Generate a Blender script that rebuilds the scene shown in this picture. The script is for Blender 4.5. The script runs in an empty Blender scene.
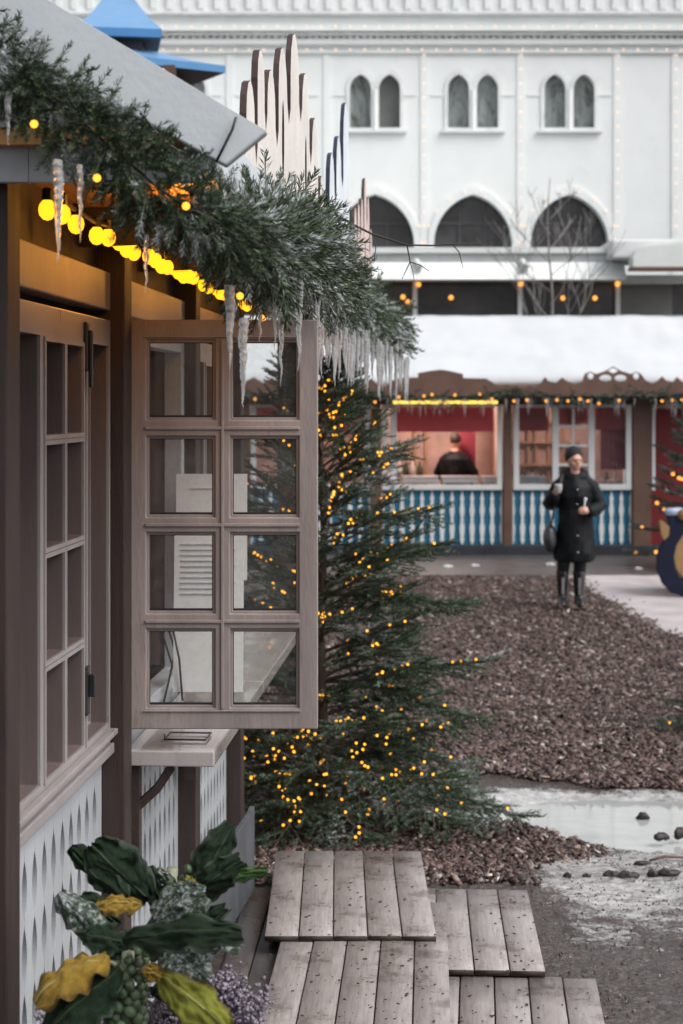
import bpy, math, random
import numpy as np
from mathutils import Vector, Matrix, noise
from mathutils.geometry import tessellate_polygon
random.seed(7); RNG = np.random.default_rng(11)
R = math.radians; PI = math.pi
SC = bpy.context.scene; COL = SC.collection
FPX, CX, HY, CAMZ = 1700.0, 341.5, 404.0, 2.26

def at(px, py, Y):                       # a pixel of the survey photograph at depth Y -> metres
    return Vector(((px-CX)/FPX*Y, Y, CAMZ-(py-HY)/FPX*Y))

# ------------------------------------------------------------------ materials
def nodes_of(m):
    m.use_nodes = True; nt = m.node_tree; nt.nodes.clear()
    out = nt.nodes.new('ShaderNodeOutputMaterial'); return nt, out
def N(nt, t, **kw):
    n = nt.nodes.new(t)
    for k, v in kw.items():
        if k in n.inputs: n.inputs[k].default_value = v
        else: setattr(n, k, v)
    return n
def ramp(nt, src, stops):
    r = nt.nodes.new('ShaderNodeValToRGB'); e = r.color_ramp.elements
    while len(e) < len(stops): e.new(0.5)
    for i, (p, c) in enumerate(stops):
        e[i].position = p; e[i].color = (*c, 1) if len(c) == 3 else c
    nt.links.new(src, r.inputs[0]); return r
def mixc(nt, fac, a, b, mode='MIX'):
    m = nt.nodes.new('ShaderNodeMix'); m.data_type = 'RGBA'; m.blend_type = mode
    for s, v in ((m.inputs[0], fac), (m.inputs[6], a), (m.inputs[7], b)):
        if hasattr(v, 'is_linked'): nt.links.new(v, s)
        elif isinstance(v, (int, float)): s.default_value = v
        else: s.default_value = (*v, 1)
    return m.outputs[2]
def coords(nt, scale=(1, 1, 1), kind='Object'):
    tc = nt.nodes.new('ShaderNodeTexCoord'); mp = nt.nodes.new('ShaderNodeMapping')
    mp.inputs['Scale'].default_value = scale
    nt.links.new(tc.outputs[kind], mp.inputs[0]); return mp.outputs[0]
def tex(nt, co, scale, detail=4, rough=.6, dist=0.0):
    n = N(nt, 'ShaderNodeTexNoise', Scale=scale, Detail=detail, Roughness=rough, Distortion=dist)
    nt.links.new(co, n.inputs['Vector']); return n.outputs['Fac']
MATS = {}
def pm(name, col, rough=.6, var=.25, scale=6.0, bump=.15, bscale=60.0, stretch=(1, 1, 1), stain=None, stain_at=.6,
       stain_scale=3.0, metal=0.0, spec=.5, coat=0.0, rvar=.15, trans=0.0, sss=0.0):
    m = bpy.data.materials.new(name); nt, out = nodes_of(m)
    b = N(nt, 'ShaderNodeBsdfPrincipled', Roughness=rough, Metallic=metal)
    b.inputs['Specular IOR Level'].default_value = spec; b.inputs['Coat Weight'].default_value = coat
    co = coords(nt, stretch)
    n1 = tex(nt, co, scale, 5)
    c0 = [max(0, c*(1-var)) for c in col]; c1 = [min(.95, c*(1+var)) for c in col]
    c = ramp(nt, n1, [(.3, c0), (.7, c1)]).outputs[0]
    if stain:
        n2 = tex(nt, co, stain_scale, 8, .7)
        f = ramp(nt, n2, [(stain_at, (0, 0, 0)), (min(.99, stain_at+.16), (1, 1, 1))]).outputs[0]
        c = mixc(nt, f, c, stain)
    nt.links.new(c, b.inputs['Base Color'])
    n3 = tex(nt, co, bscale, 4)
    rr = N(nt, 'ShaderNodeMapRange'); rr.inputs['To Min'].default_value = max(.02, rough-rvar); rr.inputs['To Max'].default_value = min(1, rough+rvar)
    nt.links.new(n1, rr.inputs['Value']); nt.links.new(rr.outputs[0], b.inputs['Roughness'])
    if bump:
        bp = N(nt, 'ShaderNodeBump', Strength=bump, Distance=.01); nt.links.new(n3, bp.inputs['Height']); nt.links.new(bp.outputs[0], b.inputs['Normal'])
    if sss:
        b.inputs['Subsurface Weight'].default_value = sss; b.inputs['Subsurface Scale'].default_value = .03
    if trans: b.inputs['Transmission Weight'].default_value = trans
    nt.links.new(b.outputs[0], out.inputs[0]); MATS[name] = m; return m
def glow(name, col, strength):
    m = bpy.data.materials.new(name); nt, out = nodes_of(m)
    e = N(nt, 'ShaderNodeEmission', Strength=strength); e.inputs[0].default_value = (*col, 1)
    nt.links.new(e.outputs[0], out.inputs[0]); return m
def glass(name, tint=(.93, .95, .95), refl=1.45, haze=0.0, hazecol=(.6, .6, .6)):
    m = bpy.data.materials.new(name); nt, out = nodes_of(m)
    t = N(nt, 'ShaderNodeBsdfTransparent'); t.inputs[0].default_value = (*tint, 1)
    g = N(nt, 'ShaderNodeBsdfGlossy', Roughness=.03)
    f = N(nt, 'ShaderNodeFresnel', IOR=refl)
    mx = N(nt, 'ShaderNodeMixShader'); nt.links.new(f.outputs[0], mx.inputs[0]); nt.links.new(t.outputs[0], mx.inputs[1]); nt.links.new(g.outputs[0], mx.inputs[2])
    last = mx.outputs[0]
    if haze:
        d = N(nt, 'ShaderNodeBsdfDiffuse'); d.inputs[0].default_value = (*hazecol, 1)
        nz = tex(nt, coords(nt), 30, 6, .75)
        fr = ramp(nt, nz, [(.45, (haze*.35,)*3), (.8, (haze*1.8,)*3)])
        m2 = N(nt, 'ShaderNodeMixShader'); nt.links.new(fr.outputs[0], m2.inputs[0]); nt.links.new(last, m2.inputs[1]); nt.links.new(d.outputs[0], m2.inputs[2]); last = m2.outputs[0]
    nt.links.new(last, out.inputs[0]); return m

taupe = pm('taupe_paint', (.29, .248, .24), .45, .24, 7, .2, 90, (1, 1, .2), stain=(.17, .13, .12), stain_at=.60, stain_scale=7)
shade_taupe = pm('painted_shade_taupe', (.15, .118, .113), .35, .14, 5, .10, 90, (1, 1, .25), stain=(.10, .08, .075), rvar=.08, stain_at=.66, stain_scale=6)  # taupe darkened to put the shade of the window reveals into its colour
lit_front = pm('painted_lit_front', (.31, .285, .285), .3, .14, 5, .12, 90, (1, 1, .25), stain=(.2, .17, .165), stain_at=.64, stain_scale=9, rvar=.08)  # taupe made paler, imitating the light that falls on the window fronts
panelwhite = pm('weathered_white_paint', (.40, .42, .445), .42, .12, 4, .12, 70, (1, 1, .2), stain=(.33, .33, .33), stain_at=.62, stain_scale=5)
backdark = pm('dark_backing', (.10, .105, .115), .7, .2, 4)
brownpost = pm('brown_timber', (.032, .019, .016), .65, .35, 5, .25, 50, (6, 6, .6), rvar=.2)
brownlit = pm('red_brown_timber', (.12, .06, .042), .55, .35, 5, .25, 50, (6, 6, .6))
inside = pm('stall_interior_wood', (.20, .14, .125), .6, .35, 4, .15, 40, (5, 5, .5))
barge = pm('barge_board_paint', (.56, .60, .635), .45, .10, 2.5, .1, 50, stain=(.36, .37, .38), stain_at=.60, stain_scale=4)
soffit = pm('soffit_wood', (.55, .29, .10), .5, .3, 4, .12, 40, (8, .8, 1))  # wood colour pushed to orange to carry the glow of the bulbs
crestface = pm('crest_cream_paint', (.70, .655, .615), .5, .10, 6, .5, 70, stain=(.5, .45, .42), stain_at=.62, stain_scale=9)
crestedge = pm('crest_brown_edge', (.045, .022, .022), .6, .3, 8)
blueedge = pm('crest_blue_edge', (.008, .014, .045), .6, .3, 8)
pinkface = pm('crest_pink_paint', (.60, .46, .43), .5, .12, 6, .3, 70)
blueface = pm('crest_pale_blue_paint', (.66, .71, .76), .5, .1, 6)
shelfm = pm('counter_white_paint', (.43, .395, .385), .16, .07, 5, .10, 50, (4, 1, 1), stain=(.36, .32, .31), stain_at=.6, stain_scale=6, coat=.6)
blackmetal = pm('black_iron', (.02, .02, .022), .4, .3, 10, .2)
paper = pm('paper_white', (.72, .73, .74), .6, .04, 3, .03)
inkm = pm('grey_ink', (.57, .575, .60), .6, .2, 60)
wetdeck = None
bark = pm('fir_bark', (.09, .065, .05), .85, .4, 14, .6, 60, (1, 1, .4))
graybark = pm('grey_bark', (.22, .21, .205), .85, .3, 10, .2)
barktwig = pm('bare_bark', (.045, .032, .028), .8, .3, 14, .3)
greywood = pm('grey_board', (.075, .08, .09), .5, .3, 4, .25, 60, (1, 6, 1))
barrelw = pm('barrel_oak', (.16, .11, .08), .7, .3, 5, .3, 50, (6, 6, .6))
soil = pm('soil', (.035, .025, .02), .95, .4, 30, .8, 50)
snow = pm('snow', (.53, .55, .575), .75, .05, 1.6, .5, 7, sss=0)
icesnow = pm('trodden_ice', (.44, .40, .41), .5, .18, 2.5, .35, 16, stain=(.25, .20, .19), stain_at=.58, stain_scale=1.6)
slab = pm('wet_pavement', (.075, .064, .06), .4, .35, 3, .3, 30, stain=(.42, .42, .45), stain_at=.66, stain_scale=2.2)
fwhite = pm('far_white_paint', (.70, .72, .73), .5, .08, 3, .08)
fblue = pm('far_blue_paint', (.010, .13, .23), .5, .15, 3, .08)
fbrown = pm('far_brown_timber', (.125, .068, .048), .55, .2, 3, .15)
fred = pm('red_blind', (.50, .07, .09), .7, .12, 40, .2, 80, (.1, .1, 3))
fredwall = pm('red_wall', (.20, .012, .016), .6, .15, 3)
pinkwall = pm('warm_interior', (.55, .40, .36), .7, .25, 3)
curtain = pm('red_curtain', (.36, .07, .11), .8, .3, 9, .4, 20, (5, 5, .3))
plinth = pm('dark_plinth', (.022, .026, .034), .5, .3, 4)
steel = pm('steel', (.55, .55, .56), .3, .15, 6, .1, metal=.9)
palacew = pm('palace_white_stucco', (.80, .83, .83), .8, .035, 1.2, .1, 20, stain=(.70, .73, .72), stain_at=.58, stain_scale=.8)
palacet = pm('palace_grey_trim', (.75, .775, .775), .8, .12, 2.5, .2, 20, stain=(.58, .60, .59), stain_at=.6, stain_scale=2)
pavw = pm('pavilion_white', (.70, .73, .72), .6, .08, 1.2, .05)
pavgrey = pm('pavilion_grey', (.62, .64, .64), .6, .15, 1.2, .05)
darkglass = pm('dark_window_glass', (.050, .047, .050), .12, .6, 1.1, 0, spec=.4)
greyglass = pm('grey_window_blind', (.17, .17, .165), .35, .15, 1.5, 0, spec=.3)
roofblue = pm('blue_roof_metal', (.15, .30, .52), .4, .10, 2.5, .06, 30, stain=(.55, .66, .78), stain_at=.62, stain_scale=1.2)
bluefascia = pm('blue_fascia', (.06, .22, .46), .4, .08, 2.5, .06)
underroof = pm('roof_underside', (.05, .045, .05), .7, .3, 3)
coatm = pm('black_coat', (.005, .006, .008), .6, .3, 14, .6, 18, rvar=.1, spec=.2)
bootm = pm('black_rubber', (.012, .012, .014), .12, .3, 8, .05, spec=.8, rvar=.06)
skin = pm('skin', (.54, .31, .23), .5, .08, 12, .1, sss=.0)
hatm = pm('black_knit', (.014, .014, .016), .9, .3, 60, .6, 120)
bagm = pm('grey_black_leather', (.05, .05, .055), .35, .5, 9, .2)
sleighm = pm('sleigh_navy_paint', (.008, .010, .028), .6, .25, 5, .1, spec=.2)
goldm = pm('sleigh_ochre_paint', (.28, .165, .065), .5, .2, 5, .1)
stonem = pm('wet_stone', (.026, .021, .019), .55, .4, 15, .4)
heatherm = pm('heather_frosted', (.24, .205, .26), .85, .6, 26, .4, 80)
heathers = pm('heather_stem', (.09, .07, .06), .8, .4, 26)
sproutm = pm('sprout_green', (.055, .085, .042), .5, .45, 22, .5, 60, stain=(.42, .45, .42), stain_at=.66, stain_scale=18)
stalkm = pm('pale_stalk', (.24, .25, .17), .6, .3, 16, .4)
wirem = pm('dark_green_wire', (.01, .014, .01), .6, .2)
bulb_yellow = glow('bulb_yellow_glow', (1, .40, .012), 1.6)
bulb_warm = glow('bulb_warm_glow', (1, .41, .04), 1.6)
bulb_far = glow('bulb_far_glow', (1, .38, .07), 1.4)
bulb_faint = glow('bulb_faint_glow', (1, .68, .50), 1.0)
neonm = glow('neon_yellow', (1, .62, .10), 1.4)
pane_g = glass('sash_glass', (.92, .93, .92), 1.45, .07, (.55, .55, .56))  # grey diffuse haze imitates bright reflections on the panes
pane_dim = glass('dim_glass', (.55, .50, .50), 1.4)
pane_far = glass('far_glass', (.86, .86, .86), 1.35, .06, (.6, .55, .55))

def ice_mat():
    m = bpy.data.materials.new('clear_ice'); nt, out = nodes_of(m)
    b = N(nt, 'ShaderNodeBsdfPrincipled', Roughness=.06, IOR=1.31); b.inputs['Base Color'].default_value = (.97, .98, .99, 1)
    b.inputs['Transmission Weight'].default_value = .72; b.inputs['Specular IOR Level'].default_value = .9
    nz = tex(nt, coords(nt), 90, 3); bp = N(nt, 'ShaderNodeBump', Strength=.5, Distance=.01)
    nt.links.new(nz, bp.inputs['Height']); nt.links.new(bp.outputs[0], b.inputs['Normal']); nt.links.new(b.outputs[0], out.inputs[0]); return m
ice = ice_mat()

def needle_mat(name, g0, g1, frost, frost_at=.55, scale=5.0):
    m = bpy.data.materials.new(name); nt, out = nodes_of(m)
    b = N(nt, 'ShaderNodeBsdfPrincipled', Roughness=.5)
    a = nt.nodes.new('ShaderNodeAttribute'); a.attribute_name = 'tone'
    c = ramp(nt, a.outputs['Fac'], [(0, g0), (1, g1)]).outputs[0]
    if frost:
        nz = tex(nt, coords(nt), scale, 5, .7)
        f = ramp(nt, nz, [(frost_at, (0, 0, 0)), (frost_at+.13, (1, 1, 1))]).outputs[0]
        f2 = N(nt, 'ShaderNodeMath', operation='MULTIPLY'); nt.links.new(f, f2.inputs[0]); nt.links.new(a.outputs['Fac'], f2.inputs[1])
        f3 = N(nt, 'ShaderNodeMath', operation='MULTIPLY'); nt.links.new(f2.outputs[0], f3.inputs[0]); f3.inputs[1].default_value = frost
        c = mixc(nt, f3.outputs[0], c, (.62, .66, .70))
    nt.links.new(c, b.inputs['Base Color']); nt.links.new(b.outputs[0], out.inputs[0]); return m
needle_garland = needle_mat('garland_needles', (.018, .034, .014), (.062, .098, .042), 1.6, .52, 5.0)
needle_tree = needle_mat('fir_needles', (.024, .042, .024), (.080, .125, .072), .85, .54, 3.2)
needle_far = needle_mat('far_needles', (.02, .04, .03), (.05, .085, .06), .6, .54, 3)

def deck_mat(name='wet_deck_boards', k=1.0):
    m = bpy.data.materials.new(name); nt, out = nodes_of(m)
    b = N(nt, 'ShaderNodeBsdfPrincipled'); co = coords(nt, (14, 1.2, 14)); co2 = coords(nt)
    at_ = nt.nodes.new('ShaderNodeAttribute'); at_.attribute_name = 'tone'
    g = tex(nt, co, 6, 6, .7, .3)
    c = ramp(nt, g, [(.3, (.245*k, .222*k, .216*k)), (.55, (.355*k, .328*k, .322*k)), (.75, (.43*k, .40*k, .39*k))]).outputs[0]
    c = mixc(nt, .55, c, ramp(nt, at_.outputs['Fac'], [(0, (.55, .5, .48)), (1, (1, 1, 1))]).outputs[0], 'MULTIPLY')
    st = tex(nt, co2, 3.2, 7, .72); f = ramp(nt, st, [(.50, (0, 0, 0)), (.68, (.85, .85, .85))]).outputs[0]
    c = mixc(nt, f, c, (.075, .045, .036))
    sp = tex(nt, coords(nt, (1, .6, 1)), 75, 3, .5); f2 = ramp(nt, sp, [(.68, (0, 0, 0)), (.72, (1, 1, 1))]).outputs[0]
    c = mixc(nt, f2, c, (.04, .028, .024))
    nt.links.new(c, b.inputs['Base Color'])
    r = ramp(nt, st, [(.35, (.44,)*3), (.7, (.16,)*3)]); nt.links.new(r.outputs[0], b.inputs['Roughness'])
    bp = N(nt, 'ShaderNodeBump', Strength=.25, Distance=.006); nt.links.new(g, bp.inputs['Height']); nt.links.new(bp.outputs[0], b.inputs['Normal'])
    nt.links.new(b.outputs[0], out.inputs[0]); return m
wetdeck = deck_mat(); shade_deck = deck_mat('painted_shade_deck_boards', .30)  # second copy darkened: shade beside the stall put into the board colour

def chip_mat():
    m = bpy.data.materials.new('wood_chips'); nt, out = nodes_of(m)
    b = N(nt, 'ShaderNodeBsdfPrincipled', Roughness=.5)
    a = nt.nodes.new('ShaderNodeAttribute'); a.attribute_name = 'tone'
    c = ramp(nt, a.outputs['Fac'], [(0, (.014, .008, .006)), (.45, (.066, .036, .030)), (.8, (.14, .086, .072)), (.93, (.25, .19, .165)), (1, (.62, .56, .52))]).outputs[0]
    nt.links.new(c, b.inputs['Base Color']); nt.links.new(b.outputs[0], out.inputs[0]); return m
chipm = chip_mat()

def ground_mat():
    m = bpy.data.materials.new('wet_earth'); nt, out = nodes_of(m)
    b = N(nt, 'ShaderNodeBsdfPrincipled'); co = coords(nt)
    a = nt.nodes.new('ShaderNodeAttribute'); a.attribute_name = 'slush'
    n1 = tex(nt, co, 9, 8, .7)
    n0 = tex(nt, coords(nt), 46, 5, .7)
    mud = ramp(nt, n1, [(.3, (.030, .023, .021)), (.6, (.085, .070, .064)), (.8, (.15, .13, .122))]).outputs[0]
    nf = tex(nt, co, 62, 5, .8)
    mud = mixc(nt, ramp(nt, n0, [(.35, (0, 0, 0)), (.75, (.6, .6, .6))]).outputs[0], mud, (.155, .13, .122))
    mud = mixc(nt, ramp(nt, nf, [(.40, (.85, .85, .85)), (.54, (0, 0, 0))]).outputs[0], mud, (.022, .016, .014))
    mud = mixc(nt, ramp(nt, nf, [(.58, (0, 0, 0)), (.68, (.9, .9, .9))]).outputs[0], mud, (.27, .235, .22))
    n2 = tex(nt, coords(nt, (.75, 1.6, 1)), 1.55, 9, .74, .4)
    n5 = N(nt, 'ShaderNodeMath', operation='MULTIPLY_ADD'); nt.links.new(tex(nt, co, 15, 8, .75), n5.inputs[0]); n5.inputs[1].default_value = .55; n6 = N(nt, 'ShaderNodeMath', operation='MULTIPLY_ADD'); nt.links.new(nf, n6.inputs[0]); n6.inputs[1].default_value = .42; nt.links.new(n2, n6.inputs[2]); nt.links.new(n6.outputs[0], n5.inputs[2])
    s = N(nt, 'ShaderNodeMath', operation='ADD'); nt.links.new(n5.outputs[0], s.inputs[0]); nt.links.new(a.outputs['Fac'], s.inputs[1])
    sh = N(nt, 'ShaderNodeMath', operation='MULTIPLY'); nt.links.new(s.outputs[0], sh.inputs[0]); sh.inputs[1].default_value = .5
    f = ramp(nt, sh.outputs[0], [(.595, (0, 0, 0)), (.66, (.85, .85, .85))])
    slush = ramp(nt, tex(nt, co, 18, 6, .7), [(.3, (.26, .25, .245)), (.65, (.66, .665, .675))]).outputs[0]
    c = mixc(nt, f.outputs[0], mud, slush)
    nt.links.new(c, b.inputs['Base Color'])
    r = mixc(nt, f.outputs[0], ramp(nt, n2, [(.38, (.42,)*3), (.60, (.10,)*3)]).outputs[0], (.14, .14, .14))
    nt.links.new(r, b.inputs['Roughness'])
    bp = N(nt, 'ShaderNodeBump', Strength=.7, Distance=.02)
    nm = N(nt, 'ShaderNodeMath', operation='ADD'); nt.links.new(n1, nm.inputs[0]); nt.links.new(n0, nm.inputs[1])
    nt.links.new(nm.outputs[0], bp.inputs['Height']); nt.links.new(bp.outputs[0], b.inputs['Normal'])
    nt.links.new(b.outputs[0], out.inputs[0]); return m
groundm = ground_mat()

def water_mat():
    m = bpy.data.materials.new('puddle_water'); nt, out = nodes_of(m)
    b = N(nt, 'ShaderNodeBsdfPrincipled', Roughness=.03, IOR=1.6)
    c = ramp(nt, tex(nt, coords(nt, (1, 2, 1)), 2.2, 6, .7), [(.35, (.34, .355, .35)), (.7, (.44, .46, .455))]).outputs[0]
    nt.links.new(c, b.inputs['Base Color']); b.inputs['Specular IOR Level'].default_value = .8
    bp = N(nt, 'ShaderNodeBump', Strength=.05, Distance=.01); nt.links.new(tex(nt, coords(nt), 5, 2), bp.inputs['Height']); nt.links.new(bp.outputs[0], b.inputs['Normal'])
    nt.links.new(b.outputs[0], out.inputs[0]); return m
waterm = water_mat()

def leaf_mat(name, c0, c1, vein, frost_at, frost=.75, edge=(.10, .055, .02)):
    m = bpy.data.materials.new(name); nt, out = nodes_of(m)
    b = N(nt, 'ShaderNodeBsdfPrincipled', Roughness=.45); b.inputs['Specular IOR Level'].default_value = .22
    uv = nt.nodes.new('ShaderNodeAttribute'); uv.attribute_name = 'leafuv'
    sp = nt.nodes.new('ShaderNodeSeparateXYZ'); nt.links.new(uv.outputs['Vector'], sp.inputs[0])
    co = coords(nt); n1 = tex(nt, co, 22, 5)
    c = ramp(nt, n1, [(.3, c0), (.7, c1)]).outputs[0]
    ab = N(nt, 'ShaderNodeMath', operation='ABSOLUTE'); nt.links.new(sp.outputs[1], ab.inputs[0])
    # side veins: sine of (u - |v|*k)
    k = N(nt, 'ShaderNodeMath', operation='MULTIPLY_ADD'); nt.links.new(ab.outputs[0], k.inputs[0]); k.inputs[1].default_value = -.55; nt.links.new(sp.outputs[0], k.inputs[2])
    w = N(nt, 'ShaderNodeMath', operation='MULTIPLY'); nt.links.new(k.outputs[0], w.inputs[0]); w.inputs[1].default_value = 38
    s = N(nt, 'ShaderNodeMath', operation='SINE'); nt.links.new(w.outputs[0], s.inputs[0])
    f1 = ramp(nt, s.outputs[0], [(.93, (0, 0, 0)), (1, (.55, .55, .55))]).outputs[0]
    f2 = ramp(nt, ab.outputs[0], [(.03, (.9, .9, .9)), (.075, (0, 0, 0))]).outputs[0]
    mx = N(nt, 'ShaderNodeMath', operation='MAXIMUM'); nt.links.new(f1, mx.inputs[0]); nt.links.new(f2, mx.inputs[1])
    c = mixc(nt, mx.outputs[0], c, vein)
    nz = tex(nt, coords(nt), 75, 8, .85)
    fr = ramp(nt, nz, [(frost_at, (0, 0, 0)), (frost_at+.08, (frost,)*3)]).outputs[0]
    c = mixc(nt, fr, c, (.66, .67, .72))
    ed = N(nt, 'ShaderNodeMath', operation='MULTIPLY_ADD'); nt.links.new(tex(nt, co, 28, 6, .75), ed.inputs[0]); ed.inputs[1].default_value = .9; nt.links.new(ab.outputs[0], ed.inputs[2])
    fe = ramp(nt, ed.outputs[0], [(.98, (0, 0, 0)), (1.0, (.85, .85, .85))]); fe.color_ramp.elements[0].position = .90
    half = N(nt, 'ShaderNodeMath', operation='MULTIPLY'); nt.links.new(ed.outputs[0], half.inputs[0]); half.inputs[1].default_value = .72; nt.links.new(half.outputs[0], fe.inputs[0])
    c = mixc(nt, fe.outputs[0], c, edge)
    nt.links.new(c, b.inputs['Base Color'])
    bp = N(nt, 'ShaderNodeBump', Strength=.8, Distance=.01)
    ad = N(nt, 'ShaderNodeMath', operation='ADD'); nt.links.new(nz, ad.inputs[0]); nt.links.new(mx.outputs[0], ad.inputs[1])
    nt.links.new(ad.outputs[0], bp.inputs['Height']); nt.links.new(bp.outputs[0], b.inputs['Normal'])
    nt.links.new(b.outputs[0], out.inputs[0]); return m
LM = {'dark': leaf_mat('leaf_dark', (.006, .016, .008), (.016, .036, .016), (.045, .075, .035), .64, edge=(.06, .08, .06)),
      'frost': leaf_mat('leaf_frosted', (.02, .042, .022), (.04, .078, .036), (.10, .14, .09), .50, edge=(.06, .08, .06)),
      'yellow': leaf_mat('leaf_yellow', (.21, .125, .018), (.36, .235, .035), (.40, .32, .12), .72, .5),
      'lime': leaf_mat('leaf_lime', (.13, .15, .018), (.25, .25, .035), (.32, .33, .12), .64, .7),
      'green': leaf_mat('leaf_green', (.045, .11, .03), (.09, .18, .045), (.16, .25, .1), .66, edge=(.06, .08, .06))}

# ------------------------------------------------------------------ mesh helpers
def wm(o):
    m = o.matrix_parent_inverse @ o.matrix_basis if o.parent else o.matrix_basis
    return wm(o.parent) @ m if o.parent else m.copy()
class MB:
    def __init__(s): s.v = []; s.f = []; s.m = []
    def add(s, vs, fs, mi=0):
        o = len(s.v); s.v += [tuple(v) for v in vs]; s.f += [tuple(i+o for i in f) for f in fs]; s.m += [mi]*len(fs); return s
    def box(s, x0, x1, y0, y1, z0, z1, mi=0, M=None):
        vs = [Vector((x, y, z)) for x in (x0, x1) for y in (y0, y1) for z in (z0, z1)]
        if M is not None: vs = [M @ v for v in vs]
        return s.add(vs, [(0, 1, 3, 2), (4, 6, 7, 5), (0, 4, 5, 1), (2, 3, 7, 6), (0, 2, 6, 4), (1, 5, 7, 3)], mi)
    def tube(s, pts, rad, n=8, mi=0, cap=True, flat=1.0):
        pts = [Vector(p) for p in pts]
        if not isinstance(rad, (list, tuple)): rad = [rad]*len(pts)
        d0 = (pts[1]-pts[0]).normalized(); a = d0.orthogonal().normalized(); vs = []
        for i, p in enumerate(pts):
            d = (pts[min(i+1, len(pts)-1)]-pts[max(i-1, 0)])
            d = d.normalized() if d.length > 1e-9 else d0
            a = (a-d*a.dot(d)); a = a.normalized() if a.length > 1e-6 else d.orthogonal().normalized()
            b = d.cross(a)
            for k in range(n):
                t = 2*PI*k/n; vs.append(p+(a*math.cos(t)+b*math.sin(t)*flat)*rad[i])
        fs = [(i*n+k, i*n+(k+1) % n, (i+1)*n+(k+1) % n, (i+1)*n+k) for i in range(len(pts)-1) for k in range(n)]
        if cap: fs += [tuple(range(n))[::-1], tuple((len(pts)-1)*n+k for k in range(n))]
        return s.add(vs, fs, mi)
    def lathe(s, prof, c=(0, 0, 0), n=16, mi=0, sx=1, sy=1, M=None):
        vs = []
        for r, z in prof:
            for k in range(n):
                t = 2*PI*k/n; v = Vector((c[0]+r*sx*math.cos(t), c[1]+r*sy*math.sin(t), c[2]+z)); vs.append(M @ v if M else v)
        fs = [(i*n+k, i*n+(k+1) % n, (i+1)*n+(k+1) % n, (i+1)*n+k) for i in range(len(prof)-1) for k in range(n)]
        fs += [tuple(range(n))[::-1], tuple((len(prof)-1)*n+k for k in range(n))]
        return s.add(vs, fs, mi)
    def ball(s, c, r, n=10, mi=0, sz=(1, 1, 1), M=None):
        h = max(4, n//2); prof = [(max(1e-4, r*math.sin(PI*i/h)), -r*math.cos(PI*i/h)) for i in range(h+1)]
        t = Matrix.Translation(c) @ (M or Matrix()) @ Matrix.Diagonal((*sz, 1)); return s.lathe(prof, n=n, mi=mi, M=t)
    def plate(s, outer, holes, o, ux, uy, uz, t, mi=0, me=None):
        """flat shape in the (ux, uy) plane through o, thickness t along uz"""
        me = mi if me is None else me
        o, ux, uy, uz = map(Vector, (o, ux, uy, uz)); loops = [outer]+list(holes); flat = [p for l in loops for p in l]
        tri = tessellate_polygon([[Vector((p[0], p[1], 0)) for p in l] for l in loops]); n = len(flat)
        P = lambda p, k: o+ux*p[0]+uy*p[1]+uz*k
        vs = [P(p, -t/2) for p in flat]+[P(p, t/2) for p in flat]
        fr = []
        for a, b, c in tri:
            A, B, C = flat[a], flat[b], flat[c]
            if (B[0]-A[0])*(C[1]-A[1])-(B[1]-A[1])*(C[0]-A[0]) < 0: b, c = c, b
            fr.append((a, b, c))
        s.add(vs, [(a+n, b+n, c+n) for a, b, c in fr]+[(a, c, b) for a, b, c in fr], mi)
        base = len(s.v)-2*n; i = 0; fs = []
        for l in loops:
            for k in range(len(l)):
                a, b = i+k, i+(k+1) % len(l); fs.append((a, b, b+n, a+n))
            i += len(l)
        s.f += [tuple(q+base for q in f) for f in fs]; s.m += [me]*len(fs); return s
    def build(s, name, mats, root=None, smooth=False, bevel=0, fix=True):
        me = bpy.data.meshes.new(name); inv = wm(root).inverted() if root else Matrix()
        if root: s.v = [tuple(inv @ Vector(v)) for v in s.v]
        me.from_pydata(s.v, [], s.f)
        mats = mats if isinstance(mats, (list, tuple)) else [mats]
        for m in mats: me.materials.append(m)
        if len(mats) > 1: me.polygons.foreach_set('material_index', s.m)
        if smooth: me.polygons.foreach_set('use_smooth', [True]*len(me.polygons))
        if fix:
            import bmesh
            bm = bmesh.new(); bm.from_mesh(me); bmesh.ops.recalc_face_normals(bm, faces=bm.faces); bm.to_mesh(me); bm.free()
        me.update(); o = bpy.data.objects.new(name, me); COL.objects.link(o)
        if root: o.parent = root
        if bevel:
            b = o.modifiers.new('bevel', 'BEVEL'); b.width = bevel; b.segments = 2; b.limit_method = 'ANGLE'; b.angle_limit = R(40); b.harden_normals = False
        return o

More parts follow.
